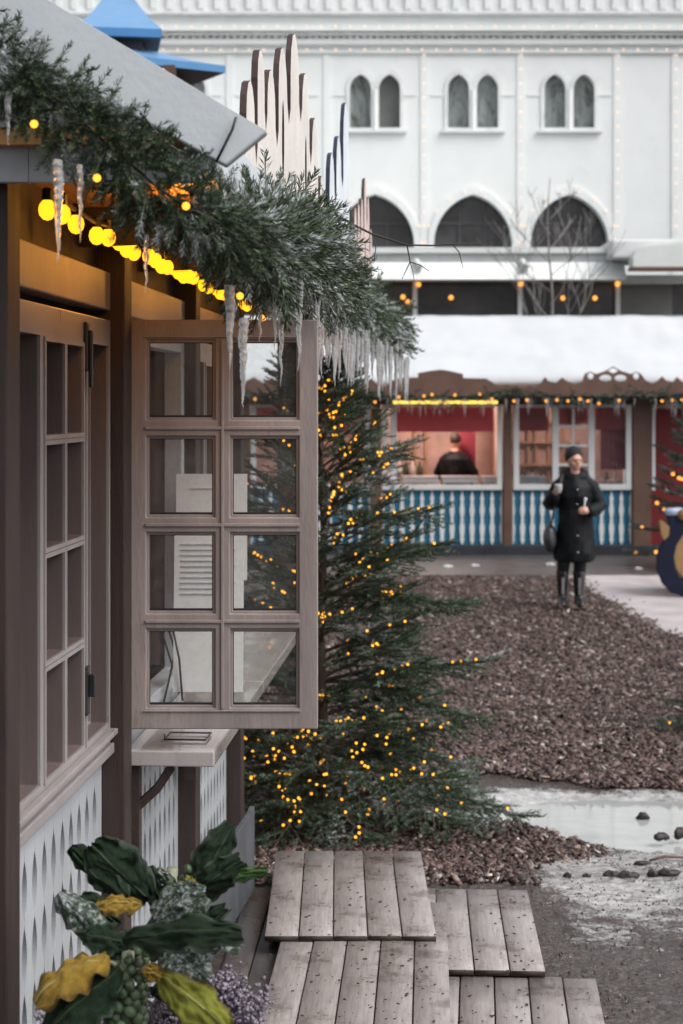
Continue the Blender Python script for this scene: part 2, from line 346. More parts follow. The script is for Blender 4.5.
def tag(o, label=None, cat=None, group=None, kind=None):
    for k, v in (('label', label), ('category', cat), ('group', group), ('kind', kind)):
        if v: o[k] = v
    return o
def empty(name, loc, label, cat, group=None, rz=0.0):
    o = bpy.data.objects.new(name, None); COL.objects.link(o); o.location = loc; o.rotation_euler = (0, 0, rz)
    o.matrix_world = Matrix.Translation(loc) @ Matrix.Rotation(rz, 4, 'Z'); o.empty_display_size = .1
    return tag(o, label, cat, group)
def subroot(name, root):                  # a part that only groups sub-parts is a mesh; this is never used for things
    return root
def dup(o, parent=None, M=None):
    c = o.copy(); COL.objects.link(c); c.parent = parent
    for ch in o.children: dup(ch, c)
    return c
def mesh_np(name, V, F, mats, root=None, tone=None, mi=None, attr='tone', smooth=False):
    me = bpy.data.meshes.new(name); V = np.asarray(V, np.float32); F = np.asarray(F, np.int32)
    if root:
        inv = np.array(wm(root).inverted()); V = V @ inv[:3, :3].T.astype(np.float32)+inv[:3, 3].astype(np.float32)
    k = F.shape[1]; me.vertices.add(len(V)); me.vertices.foreach_set('co', V.ravel())
    me.loops.add(F.size); me.loops.foreach_set('vertex_index', F.ravel())
    me.polygons.add(len(F)); me.polygons.foreach_set('loop_start', np.arange(0, F.size, k, dtype=np.int32))
    me.polygons.foreach_set('loop_total', np.full(len(F), k, np.int32))
    for m in (mats if isinstance(mats, (list, tuple)) else [mats]): me.materials.append(m)
    if mi is not None: me.polygons.foreach_set('material_index', np.asarray(mi, np.int32))
    if smooth: me.polygons.foreach_set('use_smooth', np.ones(len(F), bool))
    me.update(calc_edges=True)
    if tone is not None:
        a = me.attributes.new(attr, 'FLOAT', 'POINT'); a.data.foreach_set('value', np.asarray(tone, np.float32))
    me.validate(); o = bpy.data.objects.new(name, me); COL.objects.link(o)
    if root: o.parent = root
    return o

# fir sprigs: needles as slim folded quads along a twig, gathered into one mesh
def sprig_template(n, L, nl, w, rng):
    V, T = [], []
    for i in range(n):
        t = (i+rng.random())/n; base = np.array([t*L, 0, 0]); ang = rng.uniform(0, 2*PI)
        el = rng.uniform(.45, .95); side = np.array([0, math.cos(ang), math.sin(ang)*.75+.12])
        d = side*math.sin(el)+np.array([math.cos(el), 0, 0]); d /= np.linalg.norm(d)
        l = nl*rng.uniform(.75, 1.1)*(1-.35*max(0, t-.7)/.3); p = np.cross(d, rng.normal(size=3)); p /= np.linalg.norm(p)+1e-9
        V += [base-p*w*.35, base+d*l*.5-p*w*.5, base+d*l, base+d*l*.5+p*w*.5]
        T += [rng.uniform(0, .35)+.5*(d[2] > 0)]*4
    s0 = w*.8
    for k in range(3):
        a, b = 2*PI*k/3, 2*PI*(k+1)/3
        V += [np.array([0, s0*math.cos(a), s0*math.sin(a)]), np.array([0, s0*math.cos(b), s0*math.sin(b)]), np.array([L, s0*.4*math.cos(b), s0*.4*math.sin(b)]), np.array([L, s0*.4*math.cos(a), s0*.4*math.sin(a)])]
        T += [.15]*4
    return np.array(V), np.array(T)
TPL = [sprig_template(64, .12, .024, .0030, np.random.default_rng(k)) for k in range(6)]
TPL_T = [sprig_template(54, .15, .030, .0046, np.random.default_rng(20+k)) for k in range(6)]
TPL_F = [sprig_template(34, .22, .05, .012, np.random.default_rng(40+k)) for k in range(4)]
def sprig_mesh(name, items, mat, root=None, tpl=TPL):
    Vs, Ts, n0, Ms = [], [], 0, []
    for (p, d, s, tone) in items:
        T, tn = tpl[random.randrange(len(tpl))]
        d = Vector(d).normalized(); up = Vector((random.gauss(0, .35), random.gauss(0, .35), 1)); y = up.cross(d)
        if y.length < 1e-4: y = Vector((1, 0, 0)).cross(d)
        y.normalize(); z = d.cross(y)
        M = np.array([[d.x, y.x, z.x], [d.y, y.y, z.y], [d.z, y.z, z.z]])
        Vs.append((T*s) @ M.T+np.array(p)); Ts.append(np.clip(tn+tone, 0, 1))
    V = np.concatenate(Vs); F = np.arange(len(V)).reshape(-1, 4)
    return mesh_np(name, V, F, mat, root, np.concatenate(Ts))

def bulb_mesh(r, name='bulb', n=8):
    b = MB().ball((0, 0, 0), r, n); me = bpy.data.meshes.new(name); me.from_pydata(b.v, [], b.f)
    me.polygons.foreach_set('use_smooth', [True]*len(me.polygons)); return me
def string_of_bulbs(label, pts, me, mat, cat='light string', group=None, wire_r=.0025, limit=100, wire=True, wmat=None):
    pts = [Vector(p) for p in pts]; root = empty('light_string', pts[0], label, cat, group)
    if wire: MB().tube(pts, wire_r, 4).build('wire', wmat or wirem, root, fix=False)
    me.materials.clear(); me.materials.append(mat)
    for p in pts[:limit]:
        o = bpy.data.objects.new('bulb', me); COL.objects.link(o); o.parent = root; o.location = p-pts[0]
    if len(pts) > limit:
        b = MB()
        for p in pts[limit:]: b.add([Vector(v.co)+p for v in me.vertices], [tuple(f.vertices) for f in me.polygons])
        tag(b.build('spare_bulbs', mat, root, True, fix=False), kind='stuff')
    return root

def smooth(a, b, t):
    t = max(0, min(1, (t-a)/(b-a))); return t*t*(3-2*t)

# ------------------------------------------------------------------ ground
GN = .36
def ground_z(x, y):
    z = GN+(.14-GN)*smooth(6.6, 8.25, y); z += (0-.14)*smooth(9.8, 16, y)
    p = puddle_depth(x, y)
    z -= .085*p
    if 4 < y < 8.6 and -.2 < x < 2.6: z += .008*noise.noise((x*17, y*17, 5))+.0045*noise.noise((x*42, y*42, 8))
    if y < 24: z += .018*noise.noise((x*1.7, y*1.7, 0))+.008*noise.noise((x*6, y*6, 3))
    return z
def puddle_depth(x, y):
    yc = 8.82-.06*(x-1.2)+.08*math.sin(x*2.3); hw = .16+.42*smooth(.55, 1.5, x)
    hw += .07*noise.noise((x*2.5, 7.1, 0))
    if x < -.1: return 0
    v = 1-abs(y-yc)/max(.05, hw); w = smooth(.05, .6, x)
    return max(0, min(1, (v+.35)*1.3))*w
def lin(a, b, n): return list(np.linspace(a, b, n))
gx = lin(-400, -12, 9)[:-1]+lin(-12, -1.6, 14)[:-1]+lin(-1.6, .3, 36)[:-1]+lin(.3, 2.3, 125)[:-1]+lin(2.3, 3.2, 20)[:-1]+lin(3.2, 8, 30)[:-1]+lin(8, 20, 12)[:-1]+lin(20, 400, 9)
gy = lin(-60, 0, 8)[:-1]+lin(0, 4.6, 16)[:-1]+lin(4.6, 8.5, 230)[:-1]+lin(8.5, 10.4, 62)[:-1]+lin(10.4, 24, 120)[:-1]+lin(24, 60, 18)[:-1]+lin(60, 900, 9)
V, S = [], []
for y in gy:
    for x in gx:
        V.append((x, y, ground_z(x, y)))
        s = -.2
        if y < 10.2:
            s = .46*smooth(4.9, 6.6, y)*smooth(.55, .95, x)*(1-smooth(9.3, 9.6, y))+.14*math.exp(-((y-9.0)/.6)**2)*smooth(-.05, .5, x)-.02
            s -= .20; s += .10*math.exp(-((x-.25)/.35)**2-((y-9.25)/.25)**2) + .10*smooth(.5,.8,x)*(1-smooth(9.3,9.6,y))
        S.append(s)
nx = len(gx); F = [(j*nx+i, j*nx+i+1, (j+1)*nx+i+1, (j+1)*nx+i) for j in range(len(gy)-1) for i in range(nx-1)]
tag(mesh_np('ground', V, F, groundm, None, S, attr='slush', smooth=True), 'wet muddy ground with patches of melting slush', 'ground', kind='structure')
# puddle: level water sheet, its shore drawn by the basin in the ground
pv = MB(); xs = lin(.0, 4.2, 60)
top, bot = [], []
for x in xs:
    yc = 8.82-.06*(x-1.2)+.08*math.sin(x*2.3); bot.append((x, yc-.75, .088)); top.append((x, yc+.75, .088))
k = len(xs); pv.add(bot+top, [(i, i+1, k+i+1, k+i) for i in range(k-1)])
tag(pv.build('puddle', waterm, fix=False), 'long shallow puddle mirroring the white palace beside the wood chips', 'puddle', kind='structure')

def pebble(name, c, r, label, sz=(1, .8, .7), mat=stonem):
    b = MB().ball((0, 0, 0), r, 22, sz=sz)
    b.v = [tuple(Vector(v)*(1+.55*noise.noise(Vector(v)*(1.3/r)+Vector(c))+.2*noise.noise(Vector(v)*(4/r)))+Vector(c)) for v in b.v]
    return tag(b.build(name, mat, None, True), label, name.replace('_', ' '))
p = at(642, 817, 8.9); pebble('stone', (p.x, p.y, .10), .032, 'small dark round stone sticking out of the puddle')
p = at(661, 846, 8.35); pebble('stone', (p.x, p.y, .135), .034, 'dark lumpy clod on the near shore of the puddle', (1.2, .8, .6))
p = at(680, 843, 8.4); pebble('stone', (p.x, p.y, .14), .036, 'dark clod at the puddle edge nearest the picture border', (.9, .8, .8))
for (px, py, r, sz, lb) in ((628, 918, .030, (1.5, .8, .7), 'dark clod in the middle of the row of clods on the slush'), (612, 915, .024, (1.4, .9, .7), 'flat dark clod at the deck end of the row of clods'), (654, 912, .024, (1, .8, .9), 'round dark clod standing highest in the row of clods'),
                           (669, 922, .030, (1.5, .8, .6), 'dark clod at the outer end of the row of clods'), (568, 906, .017, (1, .9, .9), 'small dark clod between the deck corner and the slush'), (587, 924, .015, (1.2, .9, .8), 'little clod lying alone on the slush before the clod row'), (643, 884, .022, (1.6, .8, .6), 'dark clod beside the brown stick')):
    Yc = 6.9 if py > 900 else 7.5; p = at(px, py, Yc); pebble('mud_clod', (p.x, p.y, ground_z(p.x, p.y)+.006), r, lb, sz)
s = MB(); a = at(650, 880, 7.6); s.tube([a+Vector((0, 0, .0)), a+Vector((.07, .02, .012)), a+Vector((.17, .03, .006))], [.006, .008, .005], 6)
s.v = [(x, y, z-a.z+ground_z(a.x, a.y)+.012) for x, y, z in s.v]
tag(s.build('stick', brownlit, None, True), 'short brown stick lying on the mud past the slush', 'stick')

# wood chips
def chips(name, n, sampler, label, smin=.018, smax=.05):
    base = np.array([[x, y, z] for x in (-.5, .5) for y in (-.5, .5) for z in (-.5, .5)]); fq = np.array([(4, 6, 7, 5), (0, 1, 3, 2), (0, 4, 5, 1), (2, 3, 7, 6), (1, 5, 7, 3)])
    V = np.empty((n, 8, 3)); T = np.empty((n, 8)); i = 0
    while i < n:
        q = sampler()
        if q is None: continue
        x, y, lift = q; L = random.uniform(smin, smax); W = L*random.uniform(.25, .6); H = random.uniform(.004, .012)
        yaw = random.uniform(0, PI*2); pit = random.gauss(0, .30); rol = random.gauss(0, .35)
        M = (Matrix.Rotation(yaw, 3, 'Z') @ Matrix.Rotation(pit, 3, 'Y') @ Matrix.Rotation(rol, 3, 'X'))
        b = base*np.array([L, W, H]); b[:, 1] *= np.where(b[:, 0] > 0, random.uniform(.4, 1), 1)
        V[i] = b @ np.array(M).T+np.array([x, y, ground_z(x, y)+lift+abs(math.sin(pit))*L*.35])
        t = random.random()**1.1*.95
        if random.random() < .022: t = random.uniform(.93, 1)
        T[i] = t; i += 1
    F = (np.arange(n)[:, None, None]*8+fq[None]).reshape(-1, 4)
    return tag(mesh_np(name, V.reshape(-1, 3), F, chipm, None, T.ravel()), label, 'wood chips', kind='stuff')
def samp_far():
    y = 9.35+13.1*random.random()**1.45; xr = .215*y+.5
    if y > 9.6 and random.random() < .0: return None
    x = random.uniform(-.8, xr)
    e = .10*noise.noise((x*3, y*3, 1))
    if puddle_depth(x, y) > .25+e: return None
    if y < 9.55+.1*(1.2-x)+e*1.5+.1*math.sin(x*2.3) and x > .1: return None
    if x > 2.95+(22.4-y)*.055+.3*noise.noise((x*.9, y*.9, 4))+random.gauss(0, .07): return None
    if y > 22.2+e*2: return None
    return x, y, random.uniform(0, .018)
chips('wood_chips', 52000, samp_far, 'deep brown wood chip mulch covering the square up to the far stall', .02, .062)
def samp_near():
    x = random.uniform(-1.0, 1.25); y = random.uniform(6.7, 9.3)
    e = .25*noise.noise((x*2.2, y*2.2, 5))
    edge = .72+.45*smooth(7.0, 8.2, y)*(1-smooth(8.3, 8.9, y))+e
    if x > edge+random.gauss(0, .06): return None
    if y > 8.75+e*.5 and x > .15: return None
    return x, y, random.uniform(0, .015)
chips('wood_chips', 9000, samp_near, 'brown wood chips strewn round the foot of the lit fir', .015, .05)
def samp_mud():
    x = random.uniform(.55, 2.4); y = random.uniform(4.9, 8.4)
    if puddle_depth(x, y) > .2 or noise.noise((x*1.3, y*1.3, 9)) < -.35+random.random()*.6: return None
    return x, y, 0
chips('gravel', 2800, samp_mud, 'loose dark crumbs and gravel scattered over the mud beside the decking', .003, .009)
# trodden ice and pavement before the far stall
b = MB(); ring = []
pts = [(2.95, 22.5), (3.02, 21.3), (3.0, 20), (3.15, 18.6), (3.22, 17.2), (3.42, 15.8), (3.7, 14.2), (4.2, 13.0), (8, 12), (8, 22.5)]
top_ = [(x+.09*noise.noise((x*3, y*2, 0)), y) for x, y in pts]
ys = lin(12.4, 22.25, 60); xs = lin(0, 1, 24); vs = []
for y in ys:
    x0 = 2.88+(22.4-y)*.055+.2*noise.noise((1, y*.9, 4))+.1*noise.noise((1, y*4, 4))
    for t in xs: vs.append((x0+(8-x0)*t**1.5, y, ground_z(x0+(8-x0)*t**1.5, y)+.002+.016*min(1, t*9)))
b.add(vs, [(j*24+i, j*24+i+1, (j+1)*24+i+1, (j+1)*24+i) for j in range(59) for i in range(23)])
tag(b.build('ice_sheet', icesnow, None, True, fix=False), 'pale trodden snow and ice beside the wood chips', 'ice', kind='structure')
b = MB().box(-9, 13, 22.35, 30.5, -.2, .012); tag(b.build('pavement', slab), 'wet dark pavement strip in front of the far stall', 'pavement', kind='structure')
for i, (px, py, r, lb) in enumerate([(550, 566, .05, 'small white lump of snow on the pavement behind the person'), (448, 568, .045, 'white scrap of snow on the pavement below the sales window'), (638, 570, .04, 'white snow crumb on the pavement near the brown post'), (475, 567, .04, 'flat white snow scrap on the pavement under the blue balusters')]):
    Y = FPX*CAMZ/(py-HY+.0); q = at(px, py, min(23.8, Y)); pebble('snow_lump', (q.x, q.y, .02), r, lb, (1.5, 1, .5), snow)

# ------------------------------------------------------------------ near stall
TH = -math.atan(.067); X0, Y0 = -.941+.067*3.35, 3.35
near = empty('market_stall', (X0, Y0, GN), 'taupe timber market stall with open casement window and carved crests on its eave', 'market stall', rz=TH)
LM_ = near.matrix_world.copy()
def L(x, y, z): return LM_ @ Vector((x, y, z-GN))          # stall frame: x out of the wall, y along it, z absolute
UX = (LM_.to_3x3() @ Vector((1, 0, 0))); UY = (LM_.to_3x3() @ Vector((0, 1, 0))); UZ = Vector((0, 0, 1))
def lbox(mb, x0, x1, y0, y1, z0, z1, mi=0): return mb.box(x0, x1, y0, y1, z0-GN, z1-GN, mi, LM_)
ky = 1/math.cos(TH)
def yl(Y): return (Y-Y0)*ky
POST = [0, yl(4.52), yl(5.75), yl(6.95), yl(9.7)]
for i, y in enumerate(POST):
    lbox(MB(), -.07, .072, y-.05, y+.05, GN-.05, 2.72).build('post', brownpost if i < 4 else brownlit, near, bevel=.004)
# wall panels of scalloped pales
def pales(y0, y1, z0, z1, pitch, amp, cell):
    b = MB(); n = max(1, round((y1-y0)/pitch)); pt = (y1-y0)/n; ns = int((z1-z0)/cell*14)
    def off(z):
        k = (z1-.045-z)/cell
        return 0.0004 if k < 0 else max(.0004, amp*max(0, abs(math.sin(PI*k))*1.1-.1))
    zz = [z0+(z1-z0)*i/ns for i in range(ns+1)]
    for k in range(n):
        a, c = y0+k*pt, y0+(k+1)*pt
        lo = [(a+(off(z) if k else 0), z) for z in zz]; hi = [(c-(off(z) if k < n-1 else 0), z) for z in reversed(zz)]
        b.plate(lo+hi, [], L(0, 0, GN)-UZ*GN, UY, UZ, UX, .022)
    return b
for i in range(3):
    y0, y1 = POST[i]+.052, POST[i+1]-.052
    pales(y0, y1, .40, 1.325, .087, .0225, .145).build('pale_panel', panelwhite, near)
    lbox(MB(), -.06, -.035, y0, y1, .38, 1.33).build('backing_board', backdark, near)
lbox(MB(), -.05, .02, POST[0]+.052, POST[3]-.052, GN-.1, .395).build('plinth', brownpost, near)
# closed windows (bay one and three)
def closed_window(y0, y1, z0, z1, full, fr=shade_taupe):
    W = y1-y0; P = lambda y, z: (y, z)
    rect = lambda a, c, d, e: [(a, d), (c, d), (c, e), (a, e)]
    cuts = [y0, y0+W*.285, y0+W*.70, y1]; holes = []
    zb, zt = z0+.085, z1-.07
    holes.append(rect(y0+.035, cuts[1]-.012, zb, zt))
    m0, m1 = cuts[1]+.045, cuts[2]-.018; mid = (m0+m1)/2; rows = 4; H = (zt-zb+.02)/rows
    for r in range(rows):
        for (a, c) in ((m0, mid-.011), (mid+.011, m1)): holes.append(rect(a, c, zb+r*H+(.011 if r else 0), zb+(r+1)*H-.011-(.02 if r == rows-1 else 0)))
    holes.append(rect(cuts[2]+.022, y1-.045, zb, zt))
    fo = MB().plate(rect(y0, y1, z0, z1), holes, L(.004, 0, GN)-UZ*GN, UY, UZ, UX, .062, 0, 1).build('window', [lit_front, fr], near, bevel=.003)
    f2 = MB(); e = .006                                      # glazing beads, set back
    for h in holes:
        a, d = h[0]; c, ee = h[2]
        f2.plate(rect(a, c, d, ee), [rect(a+e, c-e, d+e, ee-e)], L(-.012, 0, GN)-UZ*GN, UY, UZ, UX, .008)
    e = .010
    for h in holes:
        a, d = h[0]; c, ee = h[2]
        f2.plate(rect(a-e, c+e, d-e, ee+e), [rect(a, c, d, ee)], L(.0365, 0, GN)-UZ*GN, UY, UZ, UX, .006)
    f2.build('bead', lit_front, fo)
    for h in holes:
        a, d = h[0]; c, ee = h[2]
        lbox(MB(), -.026, -.022, a-.004, c+.004, d-.004, ee+.004).build('pane', pane_dim, fo, fix=True)
    return fo, cuts
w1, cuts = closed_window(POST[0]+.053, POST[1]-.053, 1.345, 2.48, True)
# sill mouldings under the window
for (xo, za, zb) in ((.040, 1.345, 1.372), (.050, 1.395, 1.410)):
    lbox(MB(), .0355, xo+.006, POST[0]+.054, POST[1]-.054, za, zb).build('sill', lit_front, w1, bevel=.003)
c2 = cuts[2]
b = lbox(MB(), .036, .046, c2-.008, c2+.022, 1.50, 1.62); lbox(b, .046, .062, c2+.0, c2+.014, 1.545, 1.60); b.build('handle', blackmetal, w1, bevel=.003)
b = lbox(MB(), .036, .046, c2-.008, c2+.018, 2.34, 2.46); lbox(b, .046, .056, c2+.0, c2+.012, 2.30, 2.44); b.build('bolt', blackmetal, w1, bevel=.003)
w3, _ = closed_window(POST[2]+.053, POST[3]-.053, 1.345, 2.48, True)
for i in (0, 1, 2):
    lbox(MB(), -.02, .035, POST[i]+.052, POST[i+1]-.052, 2.505, 2.605).build('lintel', taupe, near, bevel=.004)
    lbox(MB(), -.05, .0, POST[i]+.051, POST[i+1]-.051, 2.607, 2.75).build('frieze', brownpost, near)
# bay two: open window
ya, yb = POST[1]+.053, POST[2]-.053
b = MB()
rect = lambda a, c, d, e: [(a, d), (c, d), (c, e), (a, e)]
b.plate(rect(ya, yb, 1.345, 2.48), [rect(ya+.05, yb-.05, 1.385, 2.43)], L(.003, 0, GN)-UZ*GN, UY, UZ, UX, .06)
wf = b.build('window_frame', panelwhite, near, bevel=.003)
# second leaf folded back against the stall wall inside the opening
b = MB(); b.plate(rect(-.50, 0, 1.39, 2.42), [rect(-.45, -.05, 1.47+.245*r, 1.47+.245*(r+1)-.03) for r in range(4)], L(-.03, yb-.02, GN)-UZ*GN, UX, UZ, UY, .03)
b.build('inner_sash', shade_taupe, near, bevel=.003)
# inside of the stall
b = MB(); lbox(b, -2.3, -2.25, -.05, POST[3]+.05, GN, 2.9); lbox(b, -2.25, -.08, POST[3], POST[3]+.05, GN, 2.72); lbox(b, -2.25, -.075, -.05, -.01, GN, 2.72); b.build('inner_wall', inside, near)
lbox(MB(), -2.24, -.08, .0, POST[3], GN+.02, GN+.06).build('floor', inside, near)
b = MB()
for k in range(9):
    yy = POST[0]+.1+k*.43; lbox(b, -.17, -.155, yy, yy+.30, 1.36, 2.5)
b.build('curtain', pm('inside_red_cloth', (.20, .06, .06), .8, .35, 6, .3, 30, (1, 9, .3)), near)
# open casement sash, square to the lens of the photograph
YS = 4.60
def P2(px, py): q = at(px, py, YS); return (q.x, q.z)
def prect(x0, x1, y0, y1): a = P2(x0, y1); c = P2(x1, y0); return [(a[0], a[1]), (c[0], a[1]), (c[0], c[1]), (a[0], c[1])]
hx = [(147, 215.5), (230.5, 299)]; hy = [(340, 420), (436, 517), (532, 613), (628, 707)]
holes = [prect(a, c, d, e) for a, c in hx for d, e in hy]
b = MB(); b.plate(prect(127, 318, 320, 728), holes, (0, YS, 0), (1, 0, 0), (0, 0, 1), (0, -1, 0), .036)
sash = b.build('casement_sash', taupe, near, bevel=.0035)
b = MB(); b2 = MB()
for h in [prect(a-.5, c+.5, d-.5, e+.5) for a, c in hx for d, e in hy]:
    (x0, z0), (x1, z1) = h[0], h[2]; e = .0085
    b.plate(h, [[(x0+e, z0+e), (x1-e, z0+e), (x1-e, z1-e), (x0+e, z1-e)]], (0, YS-.006, 0), (1, 0, 0), (0, 0, 1), (0, -1, 0), .007)
    e2 = .0105; b2.plate([(x0+e, z0+e), (x1-e, z0+e), (x1-e, z1-e), (x0+e, z1-e)], [[(x0+e2, z0+e2+.004), (x1-e2, z0+e2+.004), (x1-e2, z1-e2), (x0+e2, z1-e2)]], (0, YS-.002, 0), (1, 0, 0), (0, 0, 1), (0, -1, 0), .004)
    MB().box(x0+.002, x1-.002, YS+.001, YS+.004, z0+.002, z1-.002).build('pane', pane_g, sash)
b.build('bead', taupe, sash, bevel=.0015); b2.build('gasket', blackmetal, sash)
# moulding lines on the rails
b = MB()
for (x0, x1, y0, y1) in [(144, 301, 336.5, 338), (144, 301, 709, 710.5)]:
    q = prect(x0, x1, y0, y1); b.box(q[0][0], q[2][0], YS-.0225, YS-.0185, q[0][1], q[2][1])
for y in (428, 524.5, 620.5):
    q = prect(146, 300, y-1.6, y+1.6); b.box(q[0][0], q[2][0], YS-.0235, YS-.0185, q[0][1], q[2][1])
q = prect(221.5, 224.5, 340, 707); b.box(q[0][0], q[2][0], YS-.0238, YS-.0185, q[0][1], q[2][1])
b.build('moulding', taupe, sash, bevel=.0015)
for z in (1.52, 2.33):
    q = at(125.5, 0, YS-.02).x; MB().tube([(q, YS-.022, z), (q, YS-.022, z+.07)], .007, 8).build('hinge', blackmetal, sash, True)
# counter shelf, brackets
zt = 1.325
b = lbox(MB(), .046, .292, POST[1]+.07, POST[2]-.002, zt-.042, zt); s1 = b.build('counter_shelf', shelfm, near, bevel=.004)
b = lbox(MB(), .046, .292, POST[2]+.002, POST[3]+.05, zt-.042, zt); s2 = b.build('counter_shelf', shelfm, near, bevel=.004)
for sh, y in ((s1, POST[1]+.085), (s1, POST[2]-.14), (s2, POST[3]-.1)):
    b = lbox(MB(), .046, .085, y, y+.04, 1.02, zt-.043); a = L(.07, y+.02, 1.16); c = L(.17, y+.02, zt-.05)
    b.tube([a, (a+c)/2+UX*.012, c], .015, 4); b.build('bracket', pm('bracket_wood', (.04, .028, .024), .7, .3, 8, .3), sh)
# roof: soffit, slope, verge
EX = .475
b = lbox(MB(), -.04, EX, -.12, POST[4]+.2, 2.752, 2.785); b.build('soffit', soffit, near)
rb = MB()
for (xa, za, xb, zb) in ((EX-.10, 2.757, -1.15, 3.66), (-2.65, 2.757, -1.15, 3.66)):
    p = [L(xa, -.13, za), L(xb, -.13, zb), L(xb, POST[4]+.25, zb), L(xa, POST[4]+.25, za)]; up = UZ*.05
    rb.add(p+[q+up for q in p], [(0, 1, 2, 3), (7, 6, 5, 4), (0, 4, 5, 1), (1, 5, 6, 2), (2, 6, 7, 3), (3, 7, 4, 0)])
rb.build('roof', pm('roof_felt', (.12, .12, .13), .8, .3, 4, .3), near)
lbox(MB(), EX-.015, EX+.012, -.12, POST[4]+.2, 2.70, 2.80).build('eave_board', barge, near, bevel=.004)
# gable front: barge boards and vertical boarding
YB = 3.2
def G(px, py): q = at(px, py, YB); return (q.x, q.z)
a0, a1 = G(-420, -280), G(268, 133); d = Vector((a1[0]-a0[0], a1[1]-a0[1])).normalized(); nn = Vector((d.y, -d.x))
if nn.y > 0: nn = -nn
w = .155
quad = [(a0[0]+nn.x*w, a0[1]+nn.y*w), (a1[0]-.035+nn.x*.085, a1[1]+nn.y*.075), (a1[0], a1[1]), (a0[0], a0[1])]
b = MB().plate(quad, [], (0, YB, 0), (1, 0, 0), (0, 0, 1), (0, -1, 0), .04)
bb = b.build('barge_board', barge, near, bevel=.004)
cab = [at(236, 117, YB-.03), at(232, 130, YB-.03), at(224, 146, YB-.03), at(216, 162, YB-.03)]
MB().tube(cab, .0028, 5).build('cable', blackmetal, bb, True)
cab = [at(140, 113, YB-.03), at(150, 124, YB-.03), at(162, 140, YB-.03), at(180, 152, YB-.04)]
MB().tube(cab, .0028, 5).build('cable', blackmetal, bb, True)
b = MB(); zb = at(0, 183, 3.26).z
xr = at(215, 0, 3.26).x; x = xr-.02
while x > -1.7:
    x2 = x-.112; ztop = lambda xx: a0[1]+(xx-a0[0])*d.y/d.x-.012
    b.plate([(x2+.0003, zb), (x-.0003, zb), (x-.0003, max(zb+.01, ztop(x))), (x2+.0003, max(zb+.012, ztop(x2)))], [], (0, 3.26, 0), (1, 0, 0), (0, 0, 1), (0, -1, 0), .02); x = x2
b.build('gable_boarding', panelwhite, near, bevel=.002)
# rafter tails with curved undersides below the soffit
for y in (POST[1]-.25, POST[1]+.55, POST[2]+.2, POST[3]-.1):
    pr = [(-.0, 2.75), (.40, 2.75), (.40, 2.715), (.33, 2.69), (.24, 2.675), (.14, 2.66), (0, 2.655)]
    MB().plate(pr, [], L(0, y, GN)-UZ*GN, UX, UZ, UY, .04).build('rafter_tail', brownpost, near)
# carved crests on the eave
def crest(name, ys, tops, zb, face, edge, slots=True):
    """upright fingers side by side, round tops, lens slots between them"""
    b = MB(); out = []; n = len(tops)
    prev = zb
    for i in range(n):
        y0, y1 = ys[i], ys[i+1]; w = (y1-y0); r = w*.36; c = (y0+y1)/2; zt = tops[i]; zv = (min(zt, tops[i+1]) if i+1 < n else zt)-.14
        out.append((c-r, max(zb+.02, (zt if i == 0 else min(zt, tops[i-1]))-.12)))
        for k in range(7): t = PI-PI*k/6; out.append((c+r*math.cos(t), zt-r+r*math.sin(t)*1.1))
        out.append((c+r, max(zb+.02, zv+.02)))
        if i+1 < n: out.append((y1, max(zb+.02, zv-.03)))
    holes = []
    if slots:
        for i in range(n):
            c = (ys[i]+ys[i+1])/2
            if tops[i]-zb > .32 and i % 2 == 1 and i > 1: holes.append([(c+.032*math.sin(t)*(1), zb+.10+(tops[i]-zb)*.22+.11*math.cos(t)) for t in [2*PI*q/10 for q in range(10)]])
    b.plate([(ys[0], zb)]+out+[(ys[-1], zb)], holes, L(EX-.01, 0, GN)-UZ*GN, UY, UZ, UX, .016, 0, 1)
    return b.build(name, [face, edge], near)
y1 = lambda Y: yl(Y)
ys = [y1(Y) for Y in (3.80, 4.02, 4.22, 4.48, 4.80, 5.16, 5.52, 5.86, 6.1)]
tag(crest('carved_crest', ys, [2.99, 3.105, 3.10, 3.215, 3.325, 3.28, 3.20, 3.05], 2.78, crestface, crestedge), 'tall cream crest with brown edges')
ys = [y1(Y) for Y in (6.30, 6.65, 7.05, 7.55)]
tag(crest('carved_crest', ys, [3.20, 3.32, 3.53], 2.78, blueface, blueedge, False), 'pale crest with dark blue edges')
ys = [y1(Y) for Y in (7.85, 8.12, 8.4, 8.7, 9.0, 9.3, 9.6)]
tag(crest('carved_crest', ys, [3.17, 3.22, 3.28, 3.42, 3.36, 3.22], 2.78, pinkface, crestedge), 'pinkish crest farthest from the gable')
# festoon of yellow lamps under the eave
pts = []; Y = 3.55; k = 0
while Y < 7.0:
    pts.append(L(.09, yl(Y), 2.665+.006*math.sin(k*1.7))); k += 1; Y += ((.134 if Y < 4.3 else .10) if k not in (3, 8, 17) else .22)
bm = bulb_mesh(.019, 'lamp_bulb', 12)
fest = empty('lamp_festoon', pts[0], 'row of glowing yellow bulbs under the stall eave', 'light string')
MB().tube([p+Vector((0, 0, .03)) for p in pts], .006, 6).build('cable', blackmetal, fest)
bm.materials.append(bulb_yellow)
for p in pts:
    o = bpy.data.objects.new('bulb', bm); COL.objects.link(o); o.parent = fest; o.location = p-pts[0]; o.scale = (1, 1, 1.2)
    MB().lathe([(.006, .018), (.011, .02), (.011, .042), (.006, .046)], p, 8).build('socket', blackmetal, fest)
for i, Yl in enumerate((3.95, 5.0, 6.2)):
    l = bpy.data.lights.new('festoon_lamp', 'POINT'); l.energy = 1.9; l.color = (1, .42, .06); l.shadow_soft_size = .06
    o = bpy.data.objects.new('festoon_lamp', l); COL.objects.link(o); o.location = L(.33, yl(Yl), 2.69)

